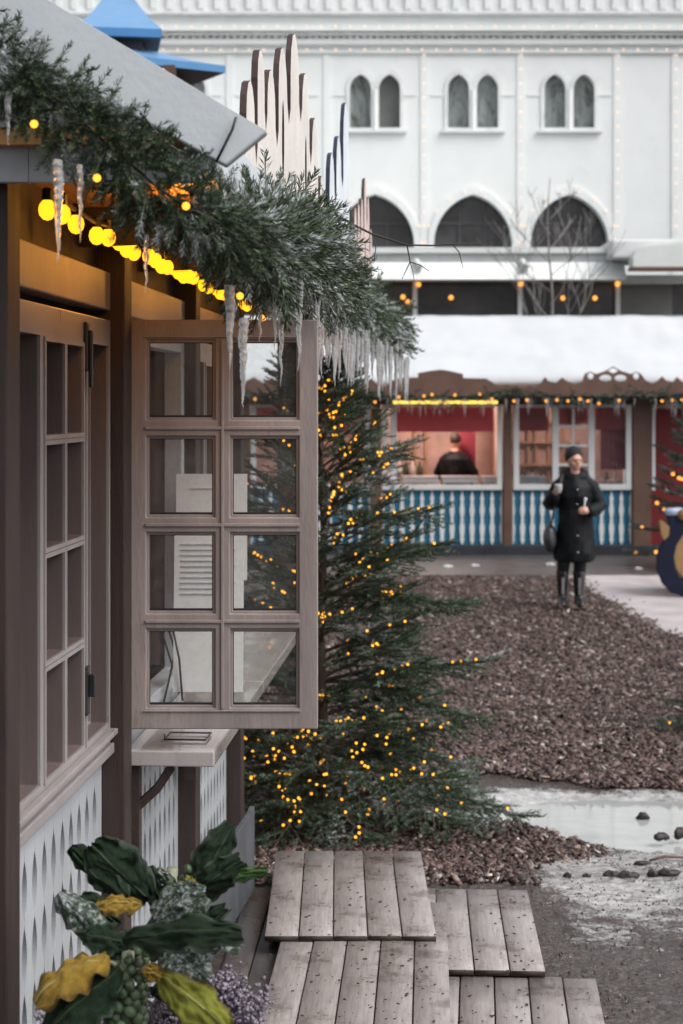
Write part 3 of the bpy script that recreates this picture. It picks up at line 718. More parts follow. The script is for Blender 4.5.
# ------------------------------------------------------------------ garland, fairy lamps, icicles
gpath = [(at(-60, 22, 3.14)), at(0, 64, 3.12), at(55, 104, 3.10), at(110, 146, 3.10), at(170, 196, 3.10), at(226, 226, 3.18), at(262, 240, 3.6),
         at(294, 256, 4.6), at(322, 278, 5.8), at(346, 298, 7.2), at(368, 316, 8.6), at(384, 332, 9.7)]
grad = [.050, .052, .054, .054, .052, .058, .075, .085, .09, .10, .11, .08]
def along(path, t):
    n = len(path)-1; f = t*n; i = min(n-1, int(f)); f -= i
    P = [path[max(0, i-1)], path[i], path[i+1], path[min(n, i+2)]]
    return .5*((2*P[1])+(-P[0]+P[2])*f+(2*P[0]-5*P[1]+4*P[2]-P[3])*f*f+(-P[0]+3*P[1]-3*P[2]+P[3])*f**3)
def rad_at(t):
    n = len(grad)-1; f = t*n; i = min(n-1, int(f)); return grad[i]*(1-(f-i))+grad[i+1]*(f-i)
garl = empty('fir_garland', gpath[1], 'thick frosted fir garland draped along gable and eave of the near stall', 'garland')
core = [along(gpath, i/60) for i in range(61)]
MB().tube(core, [.0035]*61, 6).build('cord', wirem, garl)
items = []; seglen = [(gpath[i+1]-gpath[i]).length for i in range(len(gpath)-1)]
cum = np.cumsum([0]+[s_**.75 for s_ in seglen]); 
def rand_t():
    q = random.uniform(0, cum[-1]); i = int(np.searchsorted(cum, q)-1); i = max(0, min(len(seglen)-1, i)); return (i+(q-cum[i])/(cum[i+1]-cum[i]))/len(seglen)
for k in range(4600):
    t = rand_t(); c = along(gpath, t); r = rad_at(t)*(.95+.75*noise.noise((t*21, 3.3, 0))); tan = (along(gpath, min(1, t+.01))-along(gpath, max(0, t-.01))).normalized()
    a = tan.orthogonal().normalized(); bb_ = tan.cross(a); th = random.uniform(0, 2*PI)
    rad = (a*math.cos(th)+bb_*math.sin(th)); q = random.random()**.6
    droop = max(0, -rad.z)
    d = rad*(.55+random.random()*.5)+tan*random.uniform(-.2, 1.2)*(1 if random.random() < .7 else -1)+Vector((0, 0, -.35))*random.random()
    p = c+rad*r*(.05+.65*q); big = .75+.55*random.random()
    items.append((p, d, big*(.60 if t < .5 else random.uniform(.6, 1.05)), random.uniform(-.12, .28)+(.12 if random.random() < .25 else 0)))
for k in range(260):                                           # longer tips hanging below the eave
    t = random.uniform(.52, 1); c = along(gpath, t); r = rad_at(t)
    p = c+Vector((random.uniform(-.7, .7)*r, random.uniform(-.7, .7)*r, -r*random.uniform(.3, .8)))
    items.append((p, Vector((random.gauss(.15, .4), random.gauss(0, .4), -1)), random.uniform(.8, 1.15), random.uniform(-.1, .4)))
for k in range(70):
    t = random.uniform(.93, 1); c = along(gpath, t)
    items.append((c+Vector((random.uniform(0, .1), 0, random.uniform(-.12, .1))), Vector((1, random.gauss(0, .4), random.gauss(-.35, .4))), random.uniform(1, 1.4), random.uniform(-.1, .3)))
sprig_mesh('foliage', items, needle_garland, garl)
# fairy lamps in the garland
fp = [at(34, 124, 3.0), at(97, 178, 3.0), at(186, 206, 2.98), at(282, 204, 4.5), at(300, 207, 4.5), at(333, 240, 5.4), at(240, 296, 3.3), at(263, 318, 3.9), at(365, 300, 7.0), at(382, 322, 8.4)]
string_of_bulbs('sparse fairy lamps woven into the near fir garland', fp, bulb_mesh(.0075, 'fairy_bulb'), bulb_warm, wire=False)
# bare twig poking out of the garland
b = MB(); Yt = 5.2; q = lambda *a: [at(x, y, Yt+dy) for x, y, dy in a]
b.tube(q((335, 214, 0), (352, 224, .02), (372, 234, .03), (407, 245, .0), (432, 245.5, -.03), (452, 244, -.02), (482, 243, 0)), [.004, .0036, .0032, .0028, .0024, .002, .0012], 6)
b.tube(q((452, 244, -.02), (459, 252, 0), (463, 268, .02)), [.002, .0018, .001], 5)
b.tube(q((407, 245, 0), (410, 262, .02), (402, 279, .03)), [.0024, .002, .001], 5)
b.tube(q((410, 262, .02), (420, 265, .02), (429, 271, .03)), [.0018, .0015, .001], 5)
b.tube(q((410, 262, .02), (413, 272, .02), (414, 281, .02)), [.0016, .0012, .0008], 5)
b.tube(q((372, 234, .03), (376, 246, .02), (374, 262, .01)), [.0022, .0018, .001], 5)
tag(b.build('bare_twig', barktwig, None, True), 'thin bare forked twig sticking out of the garland', 'twig')

def icicle_mesh(L_, r, seed):
    rg = random.Random(seed); b = MB(); n = 46; prof = []
    for i in range(n+1):
        t = i/n; rr = r*(1-t)**.75*(.75+.25*math.sin(min(1, t*6)*PI/2))*(1+.09*math.sin(t*L_*420+seed)+.06*math.sin(t*L_*170+seed*2)); prof.append((max(.0006, rr), -t*L_))
    pts = [(.0012*rg.uniform(-1, 1)*(i/n)+.0012*math.sin(i*.4+seed), .001*math.sin(i*.3), z) for i, (rr, z) in enumerate(prof)]
    b.tube(pts, [p_[0] for p_ in prof], 9)
    me = bpy.data.meshes.new('icicle'); me.from_pydata(b.v, [], b.f); me.materials.append(ice); me.polygons.foreach_set('use_smooth', [True]*len(me.polygons)); return me
def icicle(p, me, label, group, s=1.0):
    o = bpy.data.objects.new('icicle', me); COL.objects.link(o); o.location = p; o.rotation_euler = (0, 0, random.uniform(0, 6)); o.scale = (s**.5, s**.5, s)
    return tag(o, label, 'icicle', group)
g1 = 'icicles hanging from the near garland'
big = [(8, 92, 146, 3.05, .0075, 'thin icicle hanging from the garland at the top of the gable boarding'), (58, 160, 264, 3.02, .0115, 'fat frosted icicle hanging in front of the first yellow bulbs'), (80, 165, 243, 3.05, .007, 'slim icicle beside the fat one in front of the yellow bulbs'),
       (146, 235, 293, 3.1, .006, 'slender icicle crossing the middle of the yellow bulb row'), (230, 285, 370, 3.3, .0125, 'thick icicle in front of the middle bar of the open window'), (243, 318, 408, 3.35, .0115, 'longest icicle before the upper pane of the open window'),
       (260, 300, 342, 3.5, .006, 'short icicle between the two thick ones over the open window'), (275, 272, 350, 3.62, .0085, 'beaded icicle over the top rail of the open window'), (281, 312, 387, 3.8, .0075, 'dull icicle hanging before the far upper pane'),
       (299, 272, 372, 3.75, .0115, 'large glittering icicle at the corner of the open window'), (318, 276, 334, 4.0, .0095, 'wide tapered icicle high in the garland next to the large glittering one')]
for i, (px, y0, y1_, Y, r, lb) in enumerate(big):
    p0 = at(px, y0, Y); icicle(p0, icicle_mesh(p0.z-at(px, y1_, Y).z, r, i*3+1), lb, g1)
ims = [icicle_mesh(.20, .0125, 31+k) for k in range(4)]
for k in range(40):
    px = 312+96*((k+.5)/40)+random.uniform(-2, 2); Y = 5.0+4.6*((px-312)/96); mid = 362+30*((px-312)/96)
    tip = mid+random.uniform(-14, 26)*(1-.35*(px-312)/96); top = tip-random.uniform(50, 85)*(1-.3*(px-312)/96)
    p0 = at(px, top, Y); icicle(p0, ims[k % 4], 'slim clear icicle in the fringe under the far end of the garland', g1, (p0.z-at(px, tip, Y).z)/.20)

# ------------------------------------------------------------------ fir trees
def fir(loc, H, Rb, label, group=None, nb=80, seed=1, tpl=TPL_T, mat=needle_tree, tw=1.0, bare_top=.1, ext=None, trunk_r=.035, powr=.72, tws=.72):
    rg = random.Random(seed); loc = Vector(loc); root = empty('fir_tree', loc, label, 'fir tree', group)
    tr = MB(); tr.tube([loc+Vector((.01*math.sin(i*1.3), .01*math.cos(i), H*i/10)) for i in range(11)], [trunk_r*(1-i/10.5)+.003 for i in range(11)], 9)
    tr.build('trunk', bark, root, True)
    br = MB(); items = []; tips = []
    def bough(z, az, Lb, up, thick):
        p0 = loc+Vector((0, 0, z)); d = Vector((math.cos(az), math.sin(az), 0)); pts = []
        for i in range(9):
            t = i/8; pts.append(p0+d*Lb*t+Vector((0, 0, Lb*(up*t-.42*t*t*(1-up)+.16*t**3)))+Vector((rg.gauss(0, .01), rg.gauss(0, .01), 0))*t)
        br.tube(pts, [thick*(1-i/9)+.0016 for i in range(9)], 5)
        side = Vector((-d.y, d.x, 0)); n = max(5, int(Lb/(.030 if H < 2.3 else .05)*tw))
        for k in range(n):
            t = .12+.88*(k+rg.random())/n; f = t*8; i = min(7, int(f)); p = pts[i].lerp(pts[i+1], f-i)
            tg = (pts[i+1]-pts[i]).normalized(); sg = 1 if k % 2 else -1
            dd = tg*rg.uniform(.7, 1.1)+side*sg*rg.uniform(.45, 1.0)+Vector((0, 0, rg.uniform(-.18, .28)))
            sc = rg.uniform(.75, 1.25)*(.75+.5*(1-t))
            items.append((p, dd, sc, rg.uniform(-.12, .35)*.9+.1*t))
            if rg.random() < .75: items.append((p+dd.normalized()*.09*sc, dd+side*sg*rg.uniform(-.5, .5)+tg*rg.uniform(0, .6), sc*.8, rg.uniform(-.1, .4)))
        if H > 2.3:
            ns = max(4, int(Lb/.06))
            for k in range(ns):
                t = .18+.74*(k+rg.random()*.6)/ns; f = t*8; i = min(7, int(f)); p = pts[i].lerp(pts[i+1], f-i); tg = (pts[i+1]-pts[i]).normalized(); sg = 1 if k % 2 else -1
                l2 = (.10+.42*Lb*(1-t))*rg.uniform(.7, 1.15); sd = (tg*rg.uniform(.6, .9)+side*sg*rg.uniform(.6, .9)+Vector((0, 0, rg.uniform(-.12, .16)))).normalized()
                sp = [p+sd*l2*q/4+Vector((0, 0, -.22*l2*(q/4)**2)) for q in range(5)]; br.tube(sp, [.0035, .003, .0025, .002, .0012], 4)
                m2 = max(2, int(l2/.036)); perp = Vector((-sd.y, sd.x, 0))
                for j in range(m2):
                    u = (j+.6*rg.random()+.3)/m2; fq = min(.999, u)*4; ii = int(fq); q_ = sp[ii].lerp(sp[ii+1], fq-ii); s2 = 1 if j % 2 else -1
                    items.append((q_, sd*rg.uniform(.6, 1)+perp*s2*rg.uniform(.3, .9)+Vector((0, 0, rg.uniform(-.35, .15))), rg.uniform(.55, .9), rg.uniform(-.15, .35)))
                items.append((sp[-1]-sd*.03, sd+Vector((0, 0, -.25)), rg.uniform(.6, .85), rg.uniform(0, .4)))
        for j in range(3): items.append((pts[-1]-d*.03*j, d+Vector((rg.gauss(0, .25), rg.gauss(0, .25), up*.6+.1)), rg.uniform(.7, 1), rg.uniform(.0, .4)))
        tips.append(pts)
    k = 0
    for i in range(nb):
        t = (i+.5)/nb; z = H*(.045+(1-.045-bare_top*.3)*t**1.18); Lb = Rb*((1-z/H)**powr)*rg.uniform(.72, 1.1)+.05
        az = i*2.399+rg.gauss(0, .25); bough(z, az, Lb, (.18+.55*(z/H) if H < 2.3 else .24+.62*(z/H)), .009*(1-z/H)+.003)
    for (z, az, Lb, up) in (ext or []): bough(z, az, Lb, up, .010)
    for i in range(5): items.append((loc+Vector((0, 0, H*(.93+.015*i))), Vector((rg.gauss(0, .35), rg.gauss(0, .35), 1)), .8, .2))
    br.build('boughs', bark, root, fix=False)
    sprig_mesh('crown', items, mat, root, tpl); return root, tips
tloc = (-.10, 8.65, ground_z(-.1, 8.65))
tree, tips = fir(tloc, 2.40, .66, 'bushy fir tree hung with amber fairy lights beside the near stall', nb=86, seed=5,
                 ext=[(.72, -.15, .80, .28), (.72, .1, .8, .0), (.30, -.35, 1.02, .06), (.22, -.05, .85, .05), (.35, -.75, .85, 0), (.40, .3, .8, .05), (1.15, -.1, .72, .15), (1.5, -.2, .56, .3), (.25, -1.3, .7, .0), (.2, -1.9, .8, .0), (.3, -2.5, .8, .0), (.45, PI, .75, .05), (1.75, .0, .42, .45), (1.30, .1, .6, .3)])
cand = []
rg = random.Random(3)
for pts in tips:
    for k in range(5 if pts[0].z < 1.0 else 10):
        t = rg.uniform(.3, 1.0); f = t*8; i = min(7, int(f)); p = pts[i].lerp(pts[i+1], f-i)+Vector((rg.gauss(0, .015), rg.gauss(0, .015)-.012, .02))
        cand.append(p)
cand.sort(key=lambda p: p.y+.5*rg.random()-(.15 if p.z < .8 else 0)); cand = [p for p in cand if p.z < 2.4][:360]
rg.shuffle(cand)
for k in range(110):
    z = rg.uniform(.08, .62); a = rg.uniform(PI*.98, PI*2.02); q = rg.uniform(.15, .74)*(1-.25*z); cand.append(Vector((tloc[0]+math.cos(a)*q, tloc[1]+math.sin(a)*q*.9, tloc[2]+z)))
front = sorted(cand, key=lambda p: p.y-(.3 if p.z < .8 else 0)*rg.random())
string_of_bulbs('amber fairy lights wound through the bushy fir by the stall', front, bulb_mesh(.0072, 'fairy_bulb'), bulb_warm, wire=False)
# small fir at the picture border on the chips, and the one by the red wall
q = at(764, 0, 11.0); sf, t2 = fir((q.x, q.y, ground_z(q.x, q.y)), .95, .46, 'small dark fir on the wood chips at the edge of the square', nb=34, seed=9, tpl=TPL_T, ext=[(.15, PI, .6, .1), (.25, PI-.3, .55, .1)])
string_of_bulbs('few amber lights on the small fir at the edge of the square', [tt[-1] for tt in t2[::2]], bulb_mesh(.010, 'fairy_bulb'), bulb_warm, wire=False)
q = at(700, 0, 23.3); rf, t3 = fir((q.x, q.y, .01), 2.15, .85, 'sparse lit fir in front of the red wall behind the sleigh', nb=44, seed=12, tpl=TPL_F, mat=needle_far, tw=.45)
sel = [tt[-1] for tt in t3]+[tt[5] for tt in t3]; sel = sel[:16]
sel += [at(657, 503, 22.6), at(656, 552, 22.6), at(673, 474, 22.6), at(679, 478, 22.6), at(682, 479, 22.6)]
string_of_bulbs('amber lights on the sparse fir before the red wall', sel[::-1], bulb_mesh(.026, 'fairy_bulb'), bulb_far, wire=False)

# ------------------------------------------------------------------ things on the counter
def menu(px0, px1, y0, y1_, Y, lean, label, lines):
    a = at(px0, y1_, Y); c = at(px1, y0, Y); root = empty('menu_board', ((a.x+c.x)/2, Y, zt), label, 'menu board')
    a.z = max(a.z, zt+.012)
    M = Matrix.Translation((0, Y, a.z)) @ Matrix.Rotation(-lean, 4, 'X') @ Matrix.Translation((0, -Y, -a.z))
    MB().box(a.x, c.x, Y, Y+.006, a.z, c.z, 0, M).build('board', paper, root)
    b = MB(); H = c.z-a.z; W = c.x-a.x
    for (f, x0, x1) in lines: b.box(a.x+W*x0, a.x+W*x1, Y-.0035, Y-.0005, a.z+H*f, a.z+H*f+.0032, 0, M)
    b.build('print', inkm, root)
    b = MB(); r = .0035; x0, x1 = a.x-.03, a.x+.05
    b.tube([(x0, Y-.01, zt+.004), (x0+.03, Y-.02, zt+.13), (x0-.005, Y-.015, zt+.24), (x0+.03, Y-.015, zt+.25), (x0+.05, Y-.01, zt+.15), (x0+.06, Y-.005, zt+.02)], r, 6)
    b.tube([(x0+.03, Y-.012, zt+.004), (x1+.12, Y-.02, zt+.004)], r, 6); b.build('stand', blackmetal, root, True)
    return root
tl = [(.93-.035*k, .10, .82+.08*math.sin(k*2.1)) for k in range(10)]
menu(173, 243, 534, 692, 5.25, .10, 'white menu sheet on a black wire stand on the counter', tl)
menu(176, 247, 474, 580, 5.55, .02, 'white printed card standing behind the menu sheet on the counter', [(.86, .2, .7), (.12, .1, .9), (.2, .1, .8), (.28, .1, .85), (.36, .1, .7), (.5, .25, .75)])
# wire napkin rack just under the sash
root = empty('wire_rack', L(.18, POST[1]+.16, zt), 'flat black wire rack on the counter below the sash', 'wire rack')
b = MB(); yy = POST[1]+.20; b.tube([L(.135, yy, zt+.02), L(.135, yy, zt+.006), L(.25, yy, zt+.006), L(.25, yy+.10, zt+.006)], .003, 6)
b.tube([L(.135, yy, zt+.006), L(.135, yy+.10, zt+.006), L(.25, yy+.10, zt+.006)], .003, 6); b.build('wires', blackmetal, root, True)

# ------------------------------------------------------------------ decking panels and board
endgrain = pm('dark_end_grain', (.035, .026, .022), .7, .3, 20)
def deck(name, label, c0, yaw, W, Ln, n, z, tilt=0.0, first=None):
    """c0: near-left corner at the top surface; boards run away from the viewer"""
    root = empty('wooden_deck', (c0[0], c0[1], z), label, 'wooden deck', 'wooden deck panels laid on the mud', rz=-yaw)
    M = root.matrix_world; V, F, T = [], [], []; pw = W/n; g = .0045
    rgd = random.Random(label)
    for k in range(n):
        mb = MB(); x0, x1 = k*pw+g/2, (k+1)*pw-g/2; ch = .0025
        dz = rgd.uniform(-.0015, .0015); sk = rgd.uniform(-.004, .004)
        prof = [(x0, -.018), (x1, -.018), (x1, -ch), (x1-ch, 0), (x0+ch, 0), (x0, -ch)]
        m_ = len(prof); vs = [M @ Vector((x, y, zz+dz+tilt*y)) for y in (sk, Ln*.33, Ln*.66, Ln+sk) for x, zz in prof]; base = len(V); V += vs
        for j in range(3):
            for i in range(m_): a, b_ = j*m_+i, j*m_+(i+1) % m_; F.append((base+a, base+b_, base+b_+m_, base+a+m_))
        F += [(base, base+5, base+2, base+1), (base+5, base+4, base+3, base+2), (base+18, base+19, base+20, base+23), (base+23, base+20, base+21, base+22)]
        T += [rgd.uniform(0, 1)]*len(vs)
    mi = [1 if i % 20 in (18, 19) or i % 20 in (20, 21) else 0 for i in range(len(F))]
    mi = [1 if (i % 22) in (18, 19, 0, 6, 12) else 0 for i in range(len(F))]
    mesh_np('boards', V, F, [shade_deck if 'shaded' in label else wetdeck, endgrain], root, T, mi)
    for t in (.12, .5, .88):
        b = MB().box(.01, W-.01, Ln*t-.025, Ln*t+.025, -.055, -.0185, 0, M); b.build('joist', brownpost, root)
    return root
def deck_px(label, x0, x1, yfront, yback, z, vpx, n, extra=0.0):
    Yf = FPX*(CAMZ-z)/(yfront-HY); Yb = FPX*(CAMZ-z)/(yback-HY); a = (x0-CX)/FPX*Yf; c = (x1-CX)/FPX*Yf; yaw = math.atan((vpx-CX)/FPX)
    return deck('wooden_deck', label, (a, Yf-extra), yaw, c-a, (Yb-Yf)/math.cos(yaw)+extra, n, z)
zd = GN+.05
deck_px('uppermost five board deck panel lying before the fir tree', 264, 437, 936, 851, zd+.038, 338, 5)
deck_px('broad wet deck panel partly under the uppermost one', 251, 447, 1030, 900, zd+.019, 428, 5, .25)
deck_px('deck panel beside the mulch with its far end free', 403, 545.5, 969, 888.5, zd-.004+.006, 418, 4)
deck_px('deck panel farthest out on the mud, cut off by the picture', 412, 597, 1030, 974, zd-.020, 478, 5, .35)
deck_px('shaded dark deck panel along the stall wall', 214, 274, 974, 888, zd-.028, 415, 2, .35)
# bits of grit on the decks
b = MB(); rgd = random.Random(77)
for k in range(480):
    px = rgd.uniform(262, 590); py = rgd.uniform(856, 1022)
    if px < 437 and 851 < py < 938: z = zd+.040
    elif px < 443 and py > 944: z = zd+.021
    elif 447 < px < 535 and 892 < py < 972: z = zd+.004
    elif px > 452 and py > 982: z = zd-.018
    else: continue
    Y = FPX*(CAMZ-z)/(py-HY); p = at(px, py, Y); l = .0012+.006*rgd.random()**3; M = Matrix.Translation(p) @ Matrix.Rotation(rgd.uniform(0, 6), 4, 'Z')
    b.box(-l, l, -l*rgd.uniform(.3, .9), l*rgd.uniform(.3, .9), 0, .0015, 0, M)
tag(b.build('grit', soil), 'dark crumbs of soil scattered on the deck boards', 'grit', kind='stuff')
# grey board standing along the foot of the wall
b = MB(); pa, pb = (-.47, 5.50), (-.345, 6.55)
v = [Vector((pa[0], pa[1], GN+.05)), Vector((pb[0], pb[1], GN+.03)), Vector((pb[0]+.012, pb[1], .705)), Vector((pb[0]-.06, pb[1]-.02, .695)), Vector((pa[0]+.005, pa[1], .70))]
b.plate([(0, GN+.03), (1.06, GN+.03), (1.06, .712), (1.0, .70), (0, .69)], [], (pa[0], pa[1], 0), Vector((pb[0]-pa[0], pb[1]-pa[1], 0)).normalized(), (0, 0, 1), (1, -.12, 0), .02)
tag(b.build('grey_board', greywood, bevel=.003), 'weathered grey board standing on edge along the stall foot', 'board')

# ------------------------------------------------------------------ planting in the barrel
BC = Vector((-.36, 3.22, GN)); rimz = 1.0
root = empty('barrel_planter', BC, 'oak half barrel planter full of winter plants beside the stall', 'planter')
MB().lathe([(.19, 0), (.225, .2), (.24, .4), (.235, rimz-GN), (.21, rimz-GN), (.205, rimz-GN-.06), (.02, rimz-GN-.05)], BC, 24).build('tub', barrelw, root, True)
for z in (.1, .45): MB().lathe([(.222+.03*z, z), (.226+.03*z, z), (.228+.03*z, z+.04), (.222+.03*z, z+.04)], BC, 24).build('hoop', blackmetal, root, True)
MB().lathe([(.001, rimz-GN-.045), (.205, rimz-GN-.045), (.2, rimz-GN-.02), (.001, rimz-GN-.01)], BC, 20).build('soil', soil, root)
def leaf(root, base, tip, width, kind, Yb, Yt, cup=.25, wav=.012, seed=0, facing=None, fold=.0):
    """cabbage leaf: base, tip in pixels with their depths; width in pixels"""
    rg = random.Random(seed+100); B = at(*base, Yb); T = at(*tip, Yt); ax = T-B; Ln = ax.length; ax.normalize(); W = .88*width/FPX*(Yb+Yt)/2
    up = Vector(facing or (0.1, -1, .35)).normalized(); s = ax.cross(up).normalized(); nrm = s.cross(ax).normalized()
    nu, nv = 30, 21; V, UV = [], []
    for i in range(nu):
        u = i/(nu-1)
        pr = math.sin(PI*(u**.95*.93+.035))**.52*(.86+.22*u)
        pr *= 1+.07*math.sin(u*17+seed)+.06*math.sin(u*29+seed*2)+.05*math.sin(u*53+seed*3)
        for j in range(nv):
            v = (j/(nv-1))*2-1; e = abs(v)
            h = -cup*W*.5*(e**1.7)*pr+.7*wav*math.sin(u*13+seed+v*3)*e**2+wav*.8*math.sin(u*25+seed*1.7)*e**3-fold*Ln*max(0, u-.55)**2*1.8+.18*Ln*math.sin(PI*u)*.35
            h += .011*noise.noise((u*5+seed, v*4, 0))+.006*noise.noise((u*13+seed, v*10, 4))-.010*(1-abs(math.sin((u-.5*abs(v))*15)))*min(1, abs(v)*2)*.35
            V.append(B+ax*(Ln*u)+s*(W*.5*v*pr)+nrm*h); UV.append((u, v, 0))
    b = MB().add(V, [(i*nv+j, i*nv+j+1, (i+1)*nv+j+1, (i+1)*nv+j) for i in range(nu-1) for j in range(nv-1)])
    o = b.build('leaf', LM[kind], root, True, fix=False)
    a = o.data.attributes.new('leafuv', 'FLOAT_VECTOR', 'POINT'); a.data.foreach_set('vector', [c for t in UV for c in t])
    m = o.modifiers.new('thick', 'SOLIDIFY'); m.thickness = .0007; m.offset = 0
    sm = o.modifiers.new('sub', 'SUBSURF'); sm.levels = sm.render_levels = 1
    return o
def petiole(root, a, c, Ya, Yc, r=.005):
    A, C = at(*a, Ya), at(*c, Yc); M_ = (A+C)/2+Vector((0, 0, .012)); MB().tube([A, M_, C], [r*1.2, r, r*.7], 7).build('leaf_stalk', stalkm, root, True)
front_p = empty('brussels_sprout_plant', (BC.x, 3.08, rimz-.04), 'nearest brussels sprout plant with yellow outer leaves and round green sprouts', 'vegetable plant')
rear_p = empty('brussels_sprout_plant', (BC.x+.1, 3.38, rimz-.04), 'frosted dark brussels sprout plant behind the yellow leaved one', 'vegetable plant')
F_ = [((108, 955), (32, 992), 56, 'yellow', 3.0, 2.94, .5, .010, 1, (-.25, -.6, .9), .5), ((120, 968), (44, 1034), 66, 'dark', 3.0, 2.95, .4, .010, 2, (-.2, -1, .45), .2),
      ((122, 940), (236, 928), 44, 'dark', 3.0, 2.93, .5, .012, 3, (.05, -1, .75), .3), ((118, 950), (58, 892), 40, 'frost', 3.05, 3.08, .8, .012, 4, (.5, -1, .2), .2),
      ((160, 974), (228, 1030), 52, 'lime', 3.0, 2.92, .45, .010, 5, (.1, -1, .7), .25), ((130, 945), (86, 934), 42, 'dark', 3.05, 3.02, .4, .010, 6, (0, -1, .8), .2),
      ((162, 978), (146, 968), 22, 'yellow', 2.98, 2.96, .4, .006, 7, (.1, -1, .5), .1)]
for a in F_: leaf(front_p, *a)
petiole(front_p, (130, 985), (110, 962), 3.03, 3.0); petiole(front_p, (134, 975), (160, 975), 3.03, 3.0, .006); petiole(front_p, (132, 965), (128, 955), 3.03, 3.0)
R_ = [((150, 900), (92, 846), 62, 'dark', 3.35, 3.28, .35, .012, 11, (-.15, -1, .35), .1), ((128, 900), (68, 850), 34, 'dark', 3.3, 3.3, .8, .010, 12, (-.5, -1, .2), .2),
      ((146, 930), (202, 894), 62, 'frost', 3.3, 3.25, .45, .014, 13, (.1, -1, .6), .2), ((190, 893), (233, 826), 42, 'dark', 3.4, 3.42, .6, .012, 14, (.3, -1, .1), .1),
      ((184, 902), (236, 862), 40, 'dark', 3.4, 3.34, .7, .010, 15, (.2, -1, .5), .3), ((204, 886), (264, 868), 19, 'green', 3.4, 3.34, .6, .007, 16, (.1, -1, .8), .2),
      ((142, 903), (98, 904), 27, 'yellow', 3.25, 3.2, .5, .008, 17, (0, -1, .9), .3), ((172, 925), (234, 936), 42, 'frost', 3.25, 3.15, .5, .014, 18, (.1, -.8, .9), .5),
      ((196, 892), (184, 880), 20, 'lime', 3.36, 3.34, .3, .005, 19, (.0, -1, .3), .1), ((160, 945), (205, 975), 50, 'frost', 3.25, 3.18, .5, .012, 20, (.2, -1, .8), .3), ((150, 960), (110, 940), 40, 'dark', 3.22, 3.2, .5, .012, 21, (-.2, -1, .6), .3)]
R_ += [((120, 925), (82, 896), 26, 'dark', 3.3, 3.27, .6, .008, 31, (-.3, -1, .4), .2), ((168, 930), (150, 866), 24, 'dark', 3.36, 3.38, .7, .008, 32, (.2, -1, .1), .1),
      ((180, 940), (222, 910), 28, 'dark', 3.33, 3.28, .6, .008, 33, (.3, -1, .5), .3), ((176, 890), (158, 872), 17, 'frost', 3.37, 3.36, .5, .005, 34, (0, -1, .3), .1), ((150, 990), (196, 985), 30, 'dark', 3.24, 3.18, .6, .008, 35, (.1, -1, .9), .4)]
for a in R_: leaf(rear_p, *a)
petiole(rear_p, (165, 960), (160, 902), 3.36, 3.35, .006); petiole(rear_p, (172, 950), (192, 893), 3.38, 3.4, .006); petiole(rear_p, (190, 897), (206, 886), 3.4, 3.4, .004)
def stem_with_sprouts(root, px0, py0, px1, py1, Y, n, r, seed, kmat=sproutm, purple=False):
    rg = random.Random(seed); A, C = at(px0, py0, Y), at(px1, py1, Y); MB().tube([C, (A+C)/2, A], [.016, .015, .011], 10).build('stem', stalkm, root, True)
    me = None
    for k in range(n):
        t = (k+.5)/n; th = k*2.4+rg.uniform(-.3, .3); rr = r*(.75+.4*rg.random())*(.7+.4*t); c = A.lerp(C, t)+Vector((math.cos(th)*.028, math.sin(th)*.028, 0))*1.15 if False else A.lerp(C, t)+Vector((math.cos(th)*.032, math.sin(th)*.032, 0))
        if me is None:
            b = MB().ball((0, 0, 0), r, 14); b.v = [tuple(Vector(v)*(1+.06*math.sin(4*math.atan2(v[1], v[0])+v[2]*120))) for v in b.v]
            me = bpy.data.meshes.new('sprout'); me.from_pydata(b.v, [], b.f); me.materials.append(kmat); me.polygons.foreach_set('use_smooth', [True]*len(me.polygons))
        o = bpy.data.objects.new('sprout', me); COL.objects.link(o); o.parent = root; o.location = root.matrix_world.inverted() @ c; s = rr/r; o.scale = (s, s, s*1.1); o.rotation_euler = (rg.uniform(-.6, .6), rg.uniform(-.6, .6), rg.uniform(0, 6))
stem_with_sprouts(front_p, 128, 952, 124, 1052, 3.04, 84, .0118, 4)
stem_with_sprouts(rear_p, 172, 868, 160, 1030, 3.40, 40, .012, 6)
# heather tufts
def heather(cpx, cpy, Y, spread, n, label, seed):
    rg = random.Random(seed); c = at(cpx, cpy, Y); root = empty('heather', (c.x, c.y, rimz-.04), label, 'heather', 'frosted heather round the sprout plants'); st = MB(); V, F = [], []
    base = Vector((c.x*.8+BC.x*.2, c.y, rimz-.06))
    for k in range(n):
        tip = c+Vector((rg.gauss(0, spread), rg.gauss(0, spread*.8), rg.uniform(-.05, .035))); d = (tip-base); st.tube([base+Vector((rg.gauss(0, .02), rg.gauss(0, .02), 0)), base.lerp(tip, .6), tip], [.0016, .0014, .001], 4)
        for j in range(26):
            t = rg.uniform(.35, 1.02); q = base.lerp(tip, t)+Vector((rg.gauss(0, .006), rg.gauss(0, .006), rg.gauss(0, .005))); s = rg.uniform(.003, .006); u = Vector((rg.gauss(0, 1), rg.gauss(0, 1), rg.gauss(0, 1))).normalized(); w = u.orthogonal().normalized(); o_ = len(V)
            V += [q+u*s, q+w*s, q-u*s, q-w*s, q+u.cross(w)*s, q-u.cross(w)*s]
            F += [(o_, o_+1, o_+4), (o_+1, o_+2, o_+4), (o_+2, o_+3, o_+4), (o_+3, o_, o_+4), (o_+1, o_, o_+5), (o_+2, o_+1, o_+5), (o_+3, o_+2, o_+5), (o_, o_+3, o_+5)]
    mesh_np('florets', V, F, heatherm, root); st.build('stems', heathers, root, fix=False)
heather(228, 990, 3.28, .030, 90, 'frosted mauve heather tuft spilling over the barrel rim towards the decking', 1)
heather(252, 1012, 3.22, .020, 45, 'low heather sprig lying nearest to the deck boards', 2)
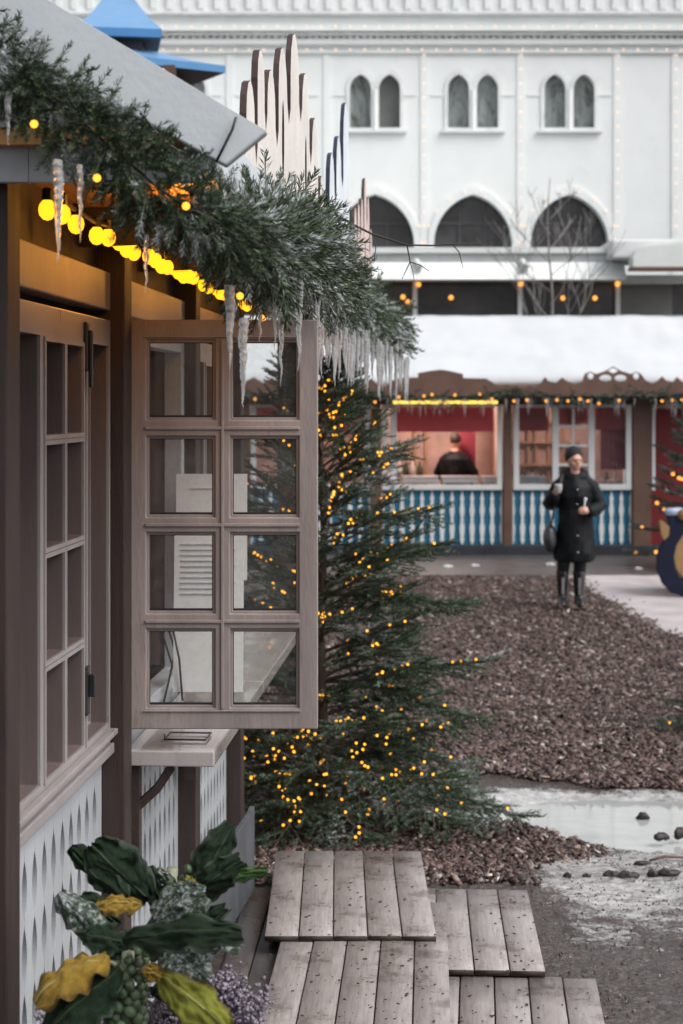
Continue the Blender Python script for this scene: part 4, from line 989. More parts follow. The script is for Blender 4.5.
heather(180, 1000, 3.30, .040, 80, 'mauve heather clump between the sprout stalk and the rim tuft', 3)
heather(75, 1010, 3.25, .035, 50, 'dark heather clump under the yellow leaf by the wall', 4)

# ------------------------------------------------------------------ people
def person(loc, label, pose, rz=0.0, cup=True):
    root = empty('person', loc, label, 'person', rz=rz); M = root.matrix_world
    b = MB()
    def cap(pts, rad, n=12, mbx=None):
        mbx = mbx or b; pts = [Vector(p) for p in pts]; mbx.tube(pts, rad, n)
        mbx.ball(pts[0], rad[0]*.995, n); mbx.ball(pts[-1], rad[-1]*.995, n)
    # trunk, neck, head with face
    cap([(0, 0, .92), (0, 0, 1.1), (0, -.005, 1.3), (0, 0, 1.40)], [.14, .125, .14, .10]); cap([(0, 0, 1.40), (0, -.015, 1.52)], [.055, .05])
    ht = pose['head']; Hm = Matrix.Translation((0, -.015, 1.50)) @ Matrix.Rotation(ht[0], 4, 'Z') @ Matrix.Rotation(ht[1], 4, 'X') @ Matrix.Translation((0, .0, -1.50))
    hb = MB(); hb.ball((0, .005, 1.615), .095, 20, sz=(.80, 1.0, 1.18)); hb.ball((0, -.028, 1.565), .06, 16, sz=(.9, 1, 1)); hb.ball((0, -.055, 1.535), .028, 10)
    hb.ball((0, -.098, 1.585), .016, 10, sz=(.8, 1.1, 1.4)); hb.ball((0, -.075, 1.553), .024, 10, sz=(1.2, .6, .35)); hb.ball((0, -.078, 1.63), .06, 12, sz=(.95, .35, .3))
    for s in (-1, 1):
        hb.ball((s*.076, .012, 1.595), .02, 10, sz=(.4, .8, 1.4)); hb.ball((s*.042, -.062, 1.58), .024, 10, sz=(1, .7, .9))
    b.add([Hm @ Vector(v) for v in hb.v], hb.f)
    # arms and hands
    coat = MB()
    for s, (el, wr, hd) in ((-1, pose['r']), (1, pose['l'])):
        sh = (s*.15, 0, 1.34); cap([sh, el, wr], [.045, .040, .028])
        e, w_, h = Vector(el), Vector(wr), Vector(hd).normalized(); side = Vector((0, 0, 1)).cross(h); side = side.normalized() if side.length > .1 else Vector((1, 0, 0)); nrm = h.cross(side)
        palm = w_+h*.045; cap([w_, w_+h*.03, w_+h*.075], [.026, .033, .030], 10)
        for k in range(4):
            o_ = nrm*((k-1.5)*.019); l = (.030, .034, .032, .026)[k]; p0 = w_+h*.075+o_; p1 = p0+h*l-side*s*.008; p2 = p1+h*l*.4-side*s*.028; cap([p0, p1, p2], [.0115, .0105, .009], 8)
        cap([w_+h*.025+nrm*.025, w_+h*.055+nrm*.042-side*s*.012, w_+h*.085+nrm*.038-side*s*.03], [.014, .012, .010], 8)
        cap([(s*.13, .0, 1.375), (s*.175, 0, 1.325), Vector(el)+Vector((0, .006, 0)), Vector(el).lerp(w_, .5), Vector(el).lerp(w_, .93)], [.072, .088, .086, .080, .070], 14, coat)
    # legs and feet
    for s in (-1, 1):
        lx = pose.get('leg', {}).get(s, (s*.085, 0))
        kx = s*.03+lx[0]*.66; cap([(s*.085, 0, .92), (kx, -.01, .54), (lx[0], lx[1]+.012, .36), (lx[0], lx[1]+.015, .10)], [.085, .06, .05, .04]); cap([(lx[0], lx[1]+.02, .06), (lx[0]+s*.02, lx[1]-.13, .035)], [.042, .032])
    def remesh(mb, name, mat, vox, it=3):
        mb.v = [tuple(M @ Vector(v)) for v in mb.v]; o = mb.build(name, mat, root, True)
        r = o.modifiers.new('skin', 'REMESH'); r.mode = 'VOXEL'; r.voxel_size = vox; r.use_smooth_shade = True
        s_ = o.modifiers.new('soft', 'SMOOTH'); s_.iterations = it; s_.factor = .5; return o
    remesh(b, 'body', skin, .0075, 2)
    # coat: body of revolution flattened, hood roll
    prof = pose['coat']; n = 26; vs, fs = [], []
    for (z, rx, ry, oy) in prof:
        for k in range(n):
            t = 2*PI*k/n; f = 1+.05*math.sin(t*3+z*9)+.04*math.sin(t*7+z*14)+.03*math.sin(z*46+t*2); vs.append((rx*f*math.cos(t), oy+ry*f*math.sin(t), z))
    fs = [(i*n+k, i*n+(k+1) % n, (i+1)*n+(k+1) % n, (i+1)*n+k) for i in range(len(prof)-1) for k in range(n)]+[tuple(range(n))[::-1], tuple((len(prof)-1)*n+k for k in range(n))]
    coat.add(vs, fs)
    if pose.get('hood'):
        ring = [(.105*math.cos(t), .035+.085*math.sin(t), 1.455+.03*math.sin(t)) for t in [2*PI*k/18+PI/18-1.2 for k in range(16)]]; cap(ring, [.055]*16, 10, coat)
        coat.ball((0, .11, 1.42), .09, 14, sz=(1.2, .7, .9))
    remesh(coat, 'coat', pose['coatmat'], .012, 2)
    if pose.get('buttons'):
        for (z, y) in pose['buttons']: MB().ball(M @ Vector((.012, y, z)), .0085, 8, sz=(1, .5, 1)).build('button', steel, root, True)
    if pose.get('hat'):
        hm = MB(); hm.lathe([(.102, 0), (.105, .02), (.106, .05), (.10, .085), (.075, .125), (.04, .147), (.004, .153)], (0, .026, 1.632), 20, sx=.90, sy=1.06)
        hm.v = [tuple(M @ (Hm @ (Matrix.Translation((0, 0, 1.63)) @ Matrix.Rotation(-.36, 4, 'X') @ Matrix.Translation((0, 0, -1.63)) @ Vector(v)))) for v in hm.v]; o = hm.build('hat', hatm, root, True)
        # eyes and mouth
        for s in (-1, 1): MB().ball(M @ (Hm @ Vector((s*.034, -.086, 1.605))), .011, 8, sz=(1.3, .6, .6)).build('eye', pm('eye_dark', (.03, .02, .02), .3, .1), root, True)
        MB().ball(M @ (Hm @ Vector((0, -.100, 1.549))), .02, 8, sz=(1.2, .35, .22)).build('mouth', pm('lips', (.30, .10, .09), .5, .1), root, True)
    else:
        hm = MB().ball((0, .02, 1.635), .1, 16, sz=(.88, 1.0, 1.08)); hm.v = [v for v in hm.v]
        hm.v = [tuple(M @ (Hm @ (Vector(v)+Vector((0, .012, .022))))) for v in hm.v]; hm.build('hair', pm('dark_hair', (.03, .02, .015), .6, .3, 30), root, True)
    # trousers and boots
    for s in (-1, 1):
        lx = pose.get('leg', {}).get(s, (s*.085, 0)); t = MB(); pl = lambda *p: M @ Vector(p)
        t.tube([pl(s*.085, 0, .93), pl(s*.03+lx[0]*.66, -.008, .54), pl(lx[0], lx[1]+.01, .36)], [.095, .074, .064], 14); t.build('trouser_leg', pm('black_trousers', (.012, .012, .014), .7, .3), root, True)
        k = MB(); k.tube([pl(lx[0], lx[1]+.008, .40), pl(lx[0], lx[1]+.012, .30), pl(lx[0], lx[1]+.02, .14), pl(lx[0], lx[1]+.02, .03)], [.074, .068, .054, .056], 14)
        k.ball(pl(lx[0]+s*.012, lx[1]-.065, .045), .062, 14, sz=(.85, 1.75, .72)); k.ball(pl(lx[0]+s*.008, lx[1]-.03, .07), .055, 12, sz=(.9, 1.2, .9)); o = k.build('boot', bootm, root, True)
        r = o.modifiers.new('skin', 'REMESH'); r.mode = 'VOXEL'; r.voxel_size = .009; r.use_smooth_shade = True
        MB().box(lx[0]-.012, lx[0]+.012, lx[1]-.066, lx[1]-.052, .15, .33, 0, M).build('shin_highlight', steel, o)  # added pale strip imitates the shine down the boot shin
    return root
PX = at(575, 0, 18.65)
pose = dict(head=(.30, -.04), r=((-.285, .0, 1.11), (-.245, -.22, 1.235), (.30, -.45, .75)), l=((.27, -.03, 1.10), (.14, -.24, 1.065), (-.75, -.45, .12)),
            coat=[(.50, .17, .15, .01), (.515, .225, .19, .01), (.60, .235, .20, .01), (.75, .215, .185, .01), (.95, .195, .165, .005), (1.08, .178, .155, 0), (1.22, .19, .165, -.01), (1.32, .185, .15, 0), (1.39, .14, .12, .005), (1.47, .095, .09, .01)],
            coatmat=coatm, hood=True, hat=True, buttons=[(1.30, -.180), (1.14, -.163), (.80, -.183), (.62, -.200)], leg={-1: (-.135, 0), 1: (.045, -.02)})
walker = person((PX.x, PX.y, ground_z(PX.x, PX.y)+.034), 'person in long black padded coat, black beanie and shiny boots holding a white cup', pose, rz=-.05)
WM = walker.matrix_world
def held(name, mb, mat, label, cat):
    mb.v = [tuple(WM @ Vector(v)) for v in mb.v]; return tag(mb.build(name, mat, None, True), label, cat)
held('paper_cup', MB().lathe([(.030, -.045), (.042, .045), (.044, .048), (.039, .046), (.0285, -.035), (.001, -.036)], (-.205, -.285, 1.315), 16), paper, 'white paper cup raised in the hand of the person in black', 'cup')
held('paper_fork', MB().box(-.006, .006, -.003, .003, -.05, .07, 0, Matrix.Translation((.075, -.285, 1.12)) @ Matrix.Rotation(.15, 4, 'Y')).box(-.014, .014, -.003, .003, .06, .10, 0, Matrix.Translation((.075, -.285, 1.12)) @ Matrix.Rotation(.15, 4, 'Y')), paper, 'white plastic spoon upright in the other hand of the person in black', 'spoon')
bag = empty('handbag', WM @ Vector((-.27, 0, .70)), 'soft grey black shoulder bag on the hip of the person', 'handbag')
b = MB().ball((0, 0, 0), .14, 16, sz=(.55, 1.0, 1.15)); b.v = [tuple(WM @ (Vector(v)*(1+.1*noise.noise(Vector(v)*14))+Vector((-.275, 0, .76)))) for v in b.v]; b.build('bag_body', bagm, bag, True)
b = MB().tube([WM @ Vector(q) for q in ((-.27, -.09, .88), (-.235, -.13, 1.1), (-.16, -.12, 1.40), (-.12, .0, 1.48), (-.16, .12, 1.38), (-.26, .09, .88))], .010, 6); b.build('strap', bagm, bag, True)

# ------------------------------------------------------------------ far stall
YF = 25.4; SF = YF/FPX
def fx(px): return (px-CX)*SF
def fz(py): return CAMZ-(py-HY)*SF
XL, XR = fx(110), fx(905)
fs_ = empty('market_stall', (fx(507), YF, 0), 'brown and white far market stall with blue baluster panels and snow covered roof', 'market stall')
def fbox(x0, x1, y0, y1, z0, z1): return MB().box(x0, x1, y0, y1, z0, z1)
posts = [(112, 122), (238, 250), (371, 381), (503, 511.5), (632, 650), (775, 790), (893, 905)]
for a, c in posts: fbox(fx(a), fx(c), YF-.09, YF+.1, .06, 2.42).build('post', fbrown, fs_, bevel=.01)
fbox(XL, XR, YF-.12, YF+.12, 0, .155).build('plinth', plinth, fs_, bevel=.01)
fbox(XL, XR, YF-.0, YF+.12, fz(404.5), 2.55).build('head_beam', fbrown, fs_)
# blue baluster panels with white cut profile balusters
prof = [(.0, .022), (.05, .030), (.08, .052), (.12, .036), (.20, .048), (.30, .060), (.38, .046), (.42, .026), (.45, .044), (.48, .026), (.55, .042), (.63, .058), (.70, .046), (.80, .030), (.86, .048), (.90, .028), (1.0, .006)]
def balusters(x0, x1, z0, z1, n):
    fbox(x0, x1, YF-.0, YF+.03, z0, z1).build('blue_panel', fblue, fs_)
    b = MB(); pt = (x1-x0)/n; H = z1-z0
    for k in range(n+1):
        c = x0+pt*k; rt = [(c+w*.66, z0+.01+t*(H-.02)) for t, w in prof]; lf = [(c-w*.66, z0+.01+t*(H-.02)) for t, w in prof]
        if k == 0: lf = [(x0, z) for _, z in lf]
        if k == n: rt = [(x1, z) for _, z in rt]
        b.plate(rt+lf[::-1], [], (0, YF-.014, 0), (1, 0, 0), (0, 0, 1), (0, -1, 0), .022)
    b.build('balusters', fwhite, fs_)
zs = fz(490)
bays = [(250, 371), (381, 503), (511.5, 632), (122, 238)]
for (a, c) in bays: balusters(fx(a+1), fx(c-1), .158, zs, 12 if c-a > 119 else 11)
def frame(x0, x1, z0, z1, t=.075, mull=(), depth=.09, y=None, mat=fwhite, name='window_frame'):
    y = YF-.02 if y is None else y; hs = []; xs_ = [x0]+[m for m in mull]+[x1]
    for i in range(len(xs_)-1):
        a = xs_[i]+(t if i == 0 else t*.55); c = xs_[i+1]-(t if i == len(xs_)-2 else t*.55); hs.append([(a, z0+t), (c, z0+t), (c, z1-t*.5), (a, z1-t*.5)])
    return MB().plate([(x0, z0), (x1, z0), (x1, z1), (x0, z1)], hs, (0, y, 0), (1, 0, 0), (0, 0, 1), (0, -1, 0), depth).build(name, mat, fs_, bevel=.008), hs
zt_ = fz(404.5)
frame(fx(382), fx(502), zs+.002, zt_)
MB().box(fx(390), fx(396.5), YF-.10, YF-.07, zs+.08, zt_-.05).build('shutter_stile', fwhite, fs_, bevel=.008)
for z in (1.20, 2.02): MB().ball((fx(387.5), YF-.085, z), .03, 8).build('hinge', pavgrey, fs_, True)
fr2, hs = frame(fx(513), fx(631), zs+.002, zt_, .085, (fx(555), fx(591)))
a, c = hs[1][0][0], hs[1][1][0]; b = MB(); m_ = (a+c)/2; b.box(m_-.018, m_+.018, YF-.05, YF-.01, zs+.1, zt_-.06)
for k in range(1, 4): zz = zs+.09+(zt_-zs-.13)*k/4; b.box(a, c, YF-.052, YF-.008, zz-.018, zz+.018)
b.build('muntins', fwhite, fr2)
for h in hs: MB().box(h[0][0]-.01, h[1][0]+.01, YF-.012, YF-.008, h[0][1]-.01, h[2][1]+.01).build('pane', pane_far, fr2)
frame(fx(251), fx(370), zs+.002, zt_); frame(fx(123), fx(237), zs+.002, zt_)
for (a, c, z) in ((391, 494, fz(432)), (518, 549, fz(431)), (595, 626, fz(430)), (255, 366, fz(432)), (559, 588, fz(424)), (127, 233, fz(432))):
    fbox(fx(a), fx(c), YF+.05, YF+.065, z, zt_-.03).build('roller_blind', fred, fs_)
def folds(x0, x1, y, z0, z1, n, name, mat):
    m = MB(); k = n*6; pts = [(x0+(x1-x0)*i/k, y+.02*math.sin(i/6*2*PI)) for i in range(k+1)]
    m.add([(x, yy, z0) for x, yy in pts]+[(x, yy, z1) for x, yy in pts], [(i, i+1, k+1+i+1, k+1+i) for i in range(k)]); return m.build(name, mat, fs_, True, fix=False)
folds(fx(602), fx(628), YF+.16, zs+.30, zt_, 6, 'curtain', curtain); folds(fx(466), fx(484), YF+1.6, 1.0, 2.3, 6, 'curtain', curtain); folds(fx(514), fx(520), YF+.2, zs, zt_, 3, 'curtain', curtain)
# interior shell
b = MB().box(XL, fx(650), YF+2.4, YF+2.5, 0, 3.2); b.box(fx(375), fx(379), YF+.2, YF+2.4, 0, 2.5); b.box(fx(505), fx(508), YF+.2, YF+2.4, 0, 2.5); b.build('inner_wall', pinkwall, fs_)
MB().box(XL, XR, YF+.13, YF+2.4, .02, .05).build('floor', fbrown, fs_); MB().box(XL, XR, YF+.13, YF+2.4, 2.50, 2.54).build('ceiling', pinkwall, fs_)
fbox(fx(383), fx(501), YF+.12, YF+.72, zs-.14, zs-.10).build('serving_counter', steel, fs_)
b = MB()
for px in (420, 432, 544, 552, 566, 582): b.box(fx(px), fx(px+3), YF+2.3, YF+2.39, .9, 2.3)
for zz in (1.25, 1.62, 1.95): b.box(fx(515), fx(600), YF+2.2, YF+2.39, zz, zz+.03)
b.build('shelving', pm('shelf_orange_wood', (.42, .25, .15), .6, .2), fs_)
b = MB()
for k, px in enumerate((398, 404, 411, 418, 426, 520, 528, 536, 545, 604, 612, 620)): b.lathe([(.05, 0), (.05, .16), (.02, .21), (.02, .26)], (fx(px), YF+(2.0 if px < 500 else .5), zs+.0+(.1 if px < 500 else -.02)), 8, k % 2)
b.build('bottles', [pm('bottle_green', (.06, .08, .05), .2, .3), pm('jar_white', (.62, .60, .56), .4, .2)], fs_, True)
fbox(fx(516), fx(548), YF+.14, YF+.40, zs-.02, zs+.20).build('display_box', pm('display_pale_blue', (.42, .52, .58), .5, .3, 9), fs_)
fbox(fx(598), fx(625), YF+.14, YF+.40, zs-.02, zs+.13).build('display_box', pm('display_pink', (.55, .38, .42), .5, .6, 16), fs_)
# bay with the red wall
fbox(fx(651), fx(775), YF+.25, YF+.3, 0, 2.45).build('red_wall', fredwall, fs_); fbox(fx(651.5), fx(654.5), YF-.06, YF+.0, zs, zt_).build('edge_strip', fwhite, fs_)
fbox(fx(656), fx(775), YF-.04, YF+.02, zt_-.06, zt_).build('rail', pinkwall, fs_); fbox(fx(790), fx(893), YF, YF+.05, .158, 2.42).build('red_wall', fredwall, fs_)
# roof with snow
YE = YF-.52; zE = fz(392)
def slope(y): return zE+.02+(y-YE)*(3.46-zE)/(27.5-YE)
rb = MB()
for dz, th in ((0, .06),):
    p = [(XL-.3, YE, slope(YE)), (XR+.3, YE, slope(YE)), (XR+.3, 27.5, slope(27.5)), (XL-.3, 27.5, slope(27.5)), (XR+.3, 30.1, slope(YE)), (XL-.3, 30.1, slope(YE))]
    rb.add(p+[(x, y, z+th) for x, y, z in p], [(0, 1, 2, 3), (3, 2, 4, 5), (9, 8, 7, 6), (11, 10, 8, 9), (0, 6, 7, 1), (5, 4, 10, 11), (1, 7, 8, 2), (2, 8, 10, 4), (0, 3, 9, 6), (3, 5, 11, 9)])
rf_ = rb.build('roof', fbrown, fs_)
xs = lin(XL-.32, XR+.32, 140); ys_ = lin(0, 1, 14); vs = []
for x in xs:
    for t in ys_:
        y = YE+.06+(27.55-YE-.06)*t; th = .13+.03*noise.noise((x*1.3, y, 2))+.02*noise.noise((x*4, y*3, 8)); th *= min(1, .35+t*6)
        vs.append((x, y, slope(y)+.06+th))
for x in xs:
    for t in ys_:
        y = 27.55+2.5*t; vs.append((x, y, slope(27.5)-(3.46-zE)/(27.5-YE)*(y-27.5)+.18))
n = 14; fcs = [(i*n+j, (i+1)*n+j, (i+1)*n+j+1, i*n+j+1) for i in range(139) for j in range(13)]
o2 = 140*n; fcs += [(o2+i*n+j, o2+(i+1)*n+j, o2+(i+1)*n+j+1, o2+i*n+j+1) for i in range(139) for j in range(13)]
fcs += [(i*n, i*n+o2*0, 0, 0) for i in range(0)]
sn = MB().add(vs, fcs).build('snow', snow, rf_, True, fix=False); sm = sn.modifiers.new('thick', 'SOLIDIFY'); sm.thickness = .12; sm.offset = -1
# carved fascia: profile of the far eave in pixels
top = [(110, 380), (140, 372), (190, 372), (215, 381), (232, 390), (243, 383), (254, 377), (263, 383), (272, 378), (280, 384), (296, 381), (330, 380), (352, 386), (366, 383), (371, 378), (377, 384), (386, 388), (391, 381), (401, 377.5), (418, 377.5), (418, 373), (432, 370.5), (441, 369.5), (450, 371), (463, 374), (463, 378), (486, 378.5), (495, 384), (500, 387.5), (507, 384), (513, 387.5), (520, 389.5), (527, 386), (533, 387.5), (541, 382.5), (545, 377), (548, 381), (556, 383), (562, 377.5), (567, 381), (575, 384), (582, 382), (585, 373.5), (590, 371.5), (596, 374), (605, 371), (613, 366.5), (621, 371), (631, 374), (636, 371.5), (641, 374), (645, 380), (652, 383.5), (658, 380.5), (662, 376.5), (666, 380.5), (673, 382), (677, 377), (681, 381), (690, 384), (720, 376), (760, 376), (790, 386), (820, 378), (850, 384), (880, 376), (905, 380)]
YE2 = YE-.03; k_ = YE2/FPX; P = lambda x, y: ((x-CX)*k_, CAMZ-(y-HY)*k_)
def ell(cx, cy, rx, ry, n=12, diamond=False): return [P(cx+rx*math.cos(t)*(abs(math.cos(t)) if diamond else 1), cy+ry*math.sin(t)*(abs(math.sin(t)) if diamond else 1)) for t in [2*PI*i/n for i in range(n)]]
holes = [ell(590.5, 376, 3.2, 3.4), ell(636, 376, 3.2, 3.4), ell(613, 370.6, 5.6, 3.0, 12, True), ell(605.5, 378.2, 6.3, 3.4), ell(620.5, 378.2, 6.3, 3.4)]
b = MB().plate([P(x, y) for x, y in top]+[P(905, 397), P(110, 397)], holes, (0, YE2, 0), (1, 0, 0), (0, 0, 1), (0, -1, 0), .05)
b.build('carved_fascia', fbrown, fs_)
MB().tube([(fx(392), YE-.06, fz(402.3)), (fx(494), YE-.06, fz(402.3))], .022, 10).build('neon_tube', neonm, fs_, True)
# light inside
for px, e in ((440, 48), (575, 34), (300, 24)):
    l = bpy.data.lights.new('stall_lamp', 'POINT'); l.energy = e; l.color = (1, .78, .66); l.shadow_soft_size = .15
    o = bpy.data.objects.new('stall_lamp', l); COL.objects.link(o); o.location = (fx(px), YF+1.0, 2.3)
panm = pm('pan_metal', (.50, .50, .50), .35, .1, 6)
# trays on the serving counter
for i, (px, lb) in enumerate(((421, 'steel chafing dish on the counter beside the neon lit window post'), (461, 'steel chafing dish standing in front of the black jacketed vendor'), (492, 'steel chafing dish at the end of the sales counter by the brown post'))):
    t = empty('chafing_dish', (fx(px), YF+.40, zs-.10), lb, 'chafing dish', 'chafing dishes on the far sales counter'); w = .27 if i < 2 else .12; z0 = zs-.10
    MB().box(fx(px)-w, fx(px)+w, YF+.20, YF+.60, z0+.19, z0+.275).build('pan', panm, t, bevel=.012); MB().box(fx(px)-w*1.04, fx(px)+w*1.04, YF+.18, YF+.62, z0+.2755, z0+.292).build('rim', panm, t, bevel=.006)
    for sx in (-1, 1):
        for sy in (-1, 1): MB().box(fx(px)+sx*w*.85-.012, fx(px)+sx*w*.85+.012, YF+.40+sy*.14-.012, YF+.40+sy*.14+.012, z0, z0+.22).build('leg', steel, t)
    MB().box(fx(px)-w*.9, fx(px)+w*.9, YF+.25, YF+.26, z0+.06, z0+.08).build('rail', steel, t)
vp = at(455, 0, 26.75)
pose2 = dict(head=(.15, .25), r=((-.30, -.05, 1.12), (-.20, -.25, .98), (.2, -.9, -.3)), l=((.30, -.05, 1.12), (.20, -.25, .98), (-.2, -.9, -.3)),
             coat=[(.70, .19, .15, 0), (.9, .22, .17, 0), (1.1, .23, .175, 0), (1.25, .25, .18, -.01), (1.34, .24, .16, 0), (1.42, .15, .11, 0), (1.47, .08, .08, 0)], coatmat=coatm)
person((vp.x, vp.y, .05), 'vendor in a black jacket with back turned inside the far stall', pose2, rz=2.7)
# far garland with lights and small icicles
gz, gyy = fz(396.5), YE-.06
fg = empty('fir_garland', (fx(360), gyy, gz), 'thin fir garland along the eave of the far stall', 'garland'); items = []
for k in range(1150):
    x = random.uniform(XL-.2, XR+.2); sag = .05*math.sin(x*3.2)
    items.append((Vector((x, gyy+random.gauss(0, .03), gz+sag+random.gauss(0, .03))), Vector((random.choice((-1, 1)), random.gauss(0, .5), random.gauss(-.25, .6))), random.uniform(.45, .85), random.uniform(-.1, .5)))
sprig_mesh('foliage', items, needle_far, fg, TPL_F)
MB().tube([(XL-.2, gyy, gz), (XR+.2, gyy, gz)], .012, 5).build('cord', wirem, fg)
lp = [(399, 397), (424, 396), (432, 394.5), (455, 395), (480, 394), (492, 399), (514, 401), (527, 400), (546, 401), (557, 400), (568, 401), (580, 399), (588, 401), (599, 403.5), (619, 400.5), (662, 401), (672, 400), (682, 399.5), (344, 398), (356, 400), (375, 402), (330, 396), (318, 398), (300, 397), (286, 399), (270, 397), (255, 399), (700, 400), (716, 401), (740, 399), (765, 401)]
string_of_bulbs('small amber lamps strung in the garland of the far stall', [at(x, y, gyy-.06) for x, y in lp], bulb_mesh(.021, 'garland_bulb'), bulb_far, wire=False)
fi = [icicle_mesh(.22, .016, 61+k) for k in range(3)]
for k in range(64):
    px = 384+random.random()*300; ln = random.uniform(.12, .30); icicle(Vector((fx(px), gyy+random.gauss(0, .02), gz-.03)), fi[k % 3], 'small white icicle on the garland of the far stall', 'icicles on the far stall eave', ln/.22)

# ------------------------------------------------------------------ sleigh
YSL = 19.8; P = lambda x, y: ((x-CX)/FPX*YSL, max(.012, CAMZ-(y-HY)/FPX*YSL))
sl = empty('sleigh', (P(760, 0)[0], YSL+.4, .012), 'navy and ochre wooden sleigh with curled front beside the ice', 'sleigh')
run = [(663.5, 513), (668.5, 520), (667.5, 531), (661, 544), (656.5, 556), (657, 570), (662, 583), (671, 592.5), (684, 598), (720, 599), (800, 599), (840, 594), (848, 586), (835, 589), (800, 591), (720, 590.5), (690, 588), (680.5, 579), (675, 568), (673.5, 556), (676, 545), (683, 534), (689, 520), (686, 511), (676, 508.5)]
for y in (0, .8): MB().plate([P(*q) for q in run], [], (y*.32, YSL+y, 0), (1, 0, 0), (0, 0, 1), (0, -1, 0), .09).build('runner', sleighm, sl, bevel=.012)
body = [(676, 545), (674.5, 560), (677, 570), (684, 579), (700, 583), (800, 583), (826, 560), (836, 500), (824, 498), (806, 530), (760, 545), (720, 548), (700, 538), (690, 528), (683, 534)]
MB().plate([P(*q) for q in body], [], (0, YSL+.4, 0), (1, 0, 0), (0, 0, 1), (0, -1, 0), .68).build('body', goldm, sl, bevel=.01)
c = P(664, 512); c2 = P(681, 511.5); MB().tube([(c[0], YSL-.02, c[1]-.006), (c[0]+.02, YSL-.02, c[1]), (c2[0], YSL-.02, c2[1])], [.02, .046, .05], 14).build('scroll', pm('scroll_pale_blue', (.30, .36, .47), .35, .1), sl, True)
c = P(682, 514); MB().tube([(c[0], YSL-.09, c[1]), (c[0]+.28, YSL+.89, c[1])], .065, 14).build('scroll', goldm, sl, True)
MB().plate([P(*q) for q in [(659, 521), (661, 520), (668.5, 526), (668, 535), (663.5, 540), (660.5, 533)]], [], (0, YSL-.02, 0), (1, 0, 0), (0, 0, 1), (0, -1, 0), .08).build('bracket', goldm, sl)
MB().box(P(735, 0)[0], P(812, 0)[0], YSL+.1, YSL+.7, P(0, 560)[1], P(0, 556)[1]+.04).build('seat', curtain, sl)

# ------------------------------------------------------------------ palace
YP = 45.0; SP = YP/FPX
def px_(p): return (p-CX)*SP
def pz(p): return CAMZ-(p-HY)*SP
pal = empty('palace', (px_(473), YP, 0), 'large white moorish palace with pointed arches and twin windows', 'palace')
def ogive(cx, w, zb, zt, spring, n=8):
    pts = [(cx-w/2, zb), (cx+w/2, zb)]
    h, a = zt-spring, w/2; Rr = max(a*1.0001, (h*h+a*a)/(2*a)); th = math.acos(max(-1, (Rr-a)/Rr))
    half = [(Rr*math.cos(th*i/n)-(Rr-a), spring+Rr*math.sin(th*i/n)*h/max(1e-6, Rr*math.sin(th))) for i in range(n+1)]
    pts += [(cx+x, z) for x, z in half]+[(cx-x, z) for x, z in reversed(half[:-1])]
    return pts
twc = [-14, 83, 180, 277, 375, 473, 569.5]; lights = []; arches = []
for c in twc:
    for d_ in (-14.5, 14.5): lights.append(ogive(px_(c+d_), 23*SP, pz(129), pz(72.5), pz(89)))
    arches.append(ogive(px_(c), 79*SP, pz(248.5), pz(194), pz(244)))
XPL, XPR = px_(-420), px_(1200); ZT = 15.0
MB().plate([(XPL, 0), (XPR, 0), (XPR, ZT), (XPL, ZT)], lights+arches, (0, YP+.25, 0), (1, 0, 0), (0, 0, 1), (0, -1, 0), .5).build('facade', palacew, pal)
MB().box(XPL, XPR, YP+.51, YP+12, 0, ZT-.1).build('block', palacew, pal)
reflm = None
def refl_glass():
    m = bpy.data.materials.new('painted_reflection_glass'); nt, out = nodes_of(m); b = N(nt, 'ShaderNodeBsdfPrincipled', Roughness=.12); co = coords(nt, (1.0, 1, .35))
    fz_ = tex(nt, co, 2.4, 7, .72, 1.6)
    c = ramp(nt, fz_, [(.36, (.08, .08, .075)), (.47, (.24, .265, .255)), (.62, (.36, .40, .395)), (.75, (.42, .46, .465))]).outputs[0]  # bare tree reflections painted into the pane colour as dark mottling
    nt.links.new(c, b.inputs['Base Color']); b.inputs['Specular IOR Level'].default_value = .4; nt.links.new(b.outputs[0], out.inputs[0]); return m
reflm = refl_glass()
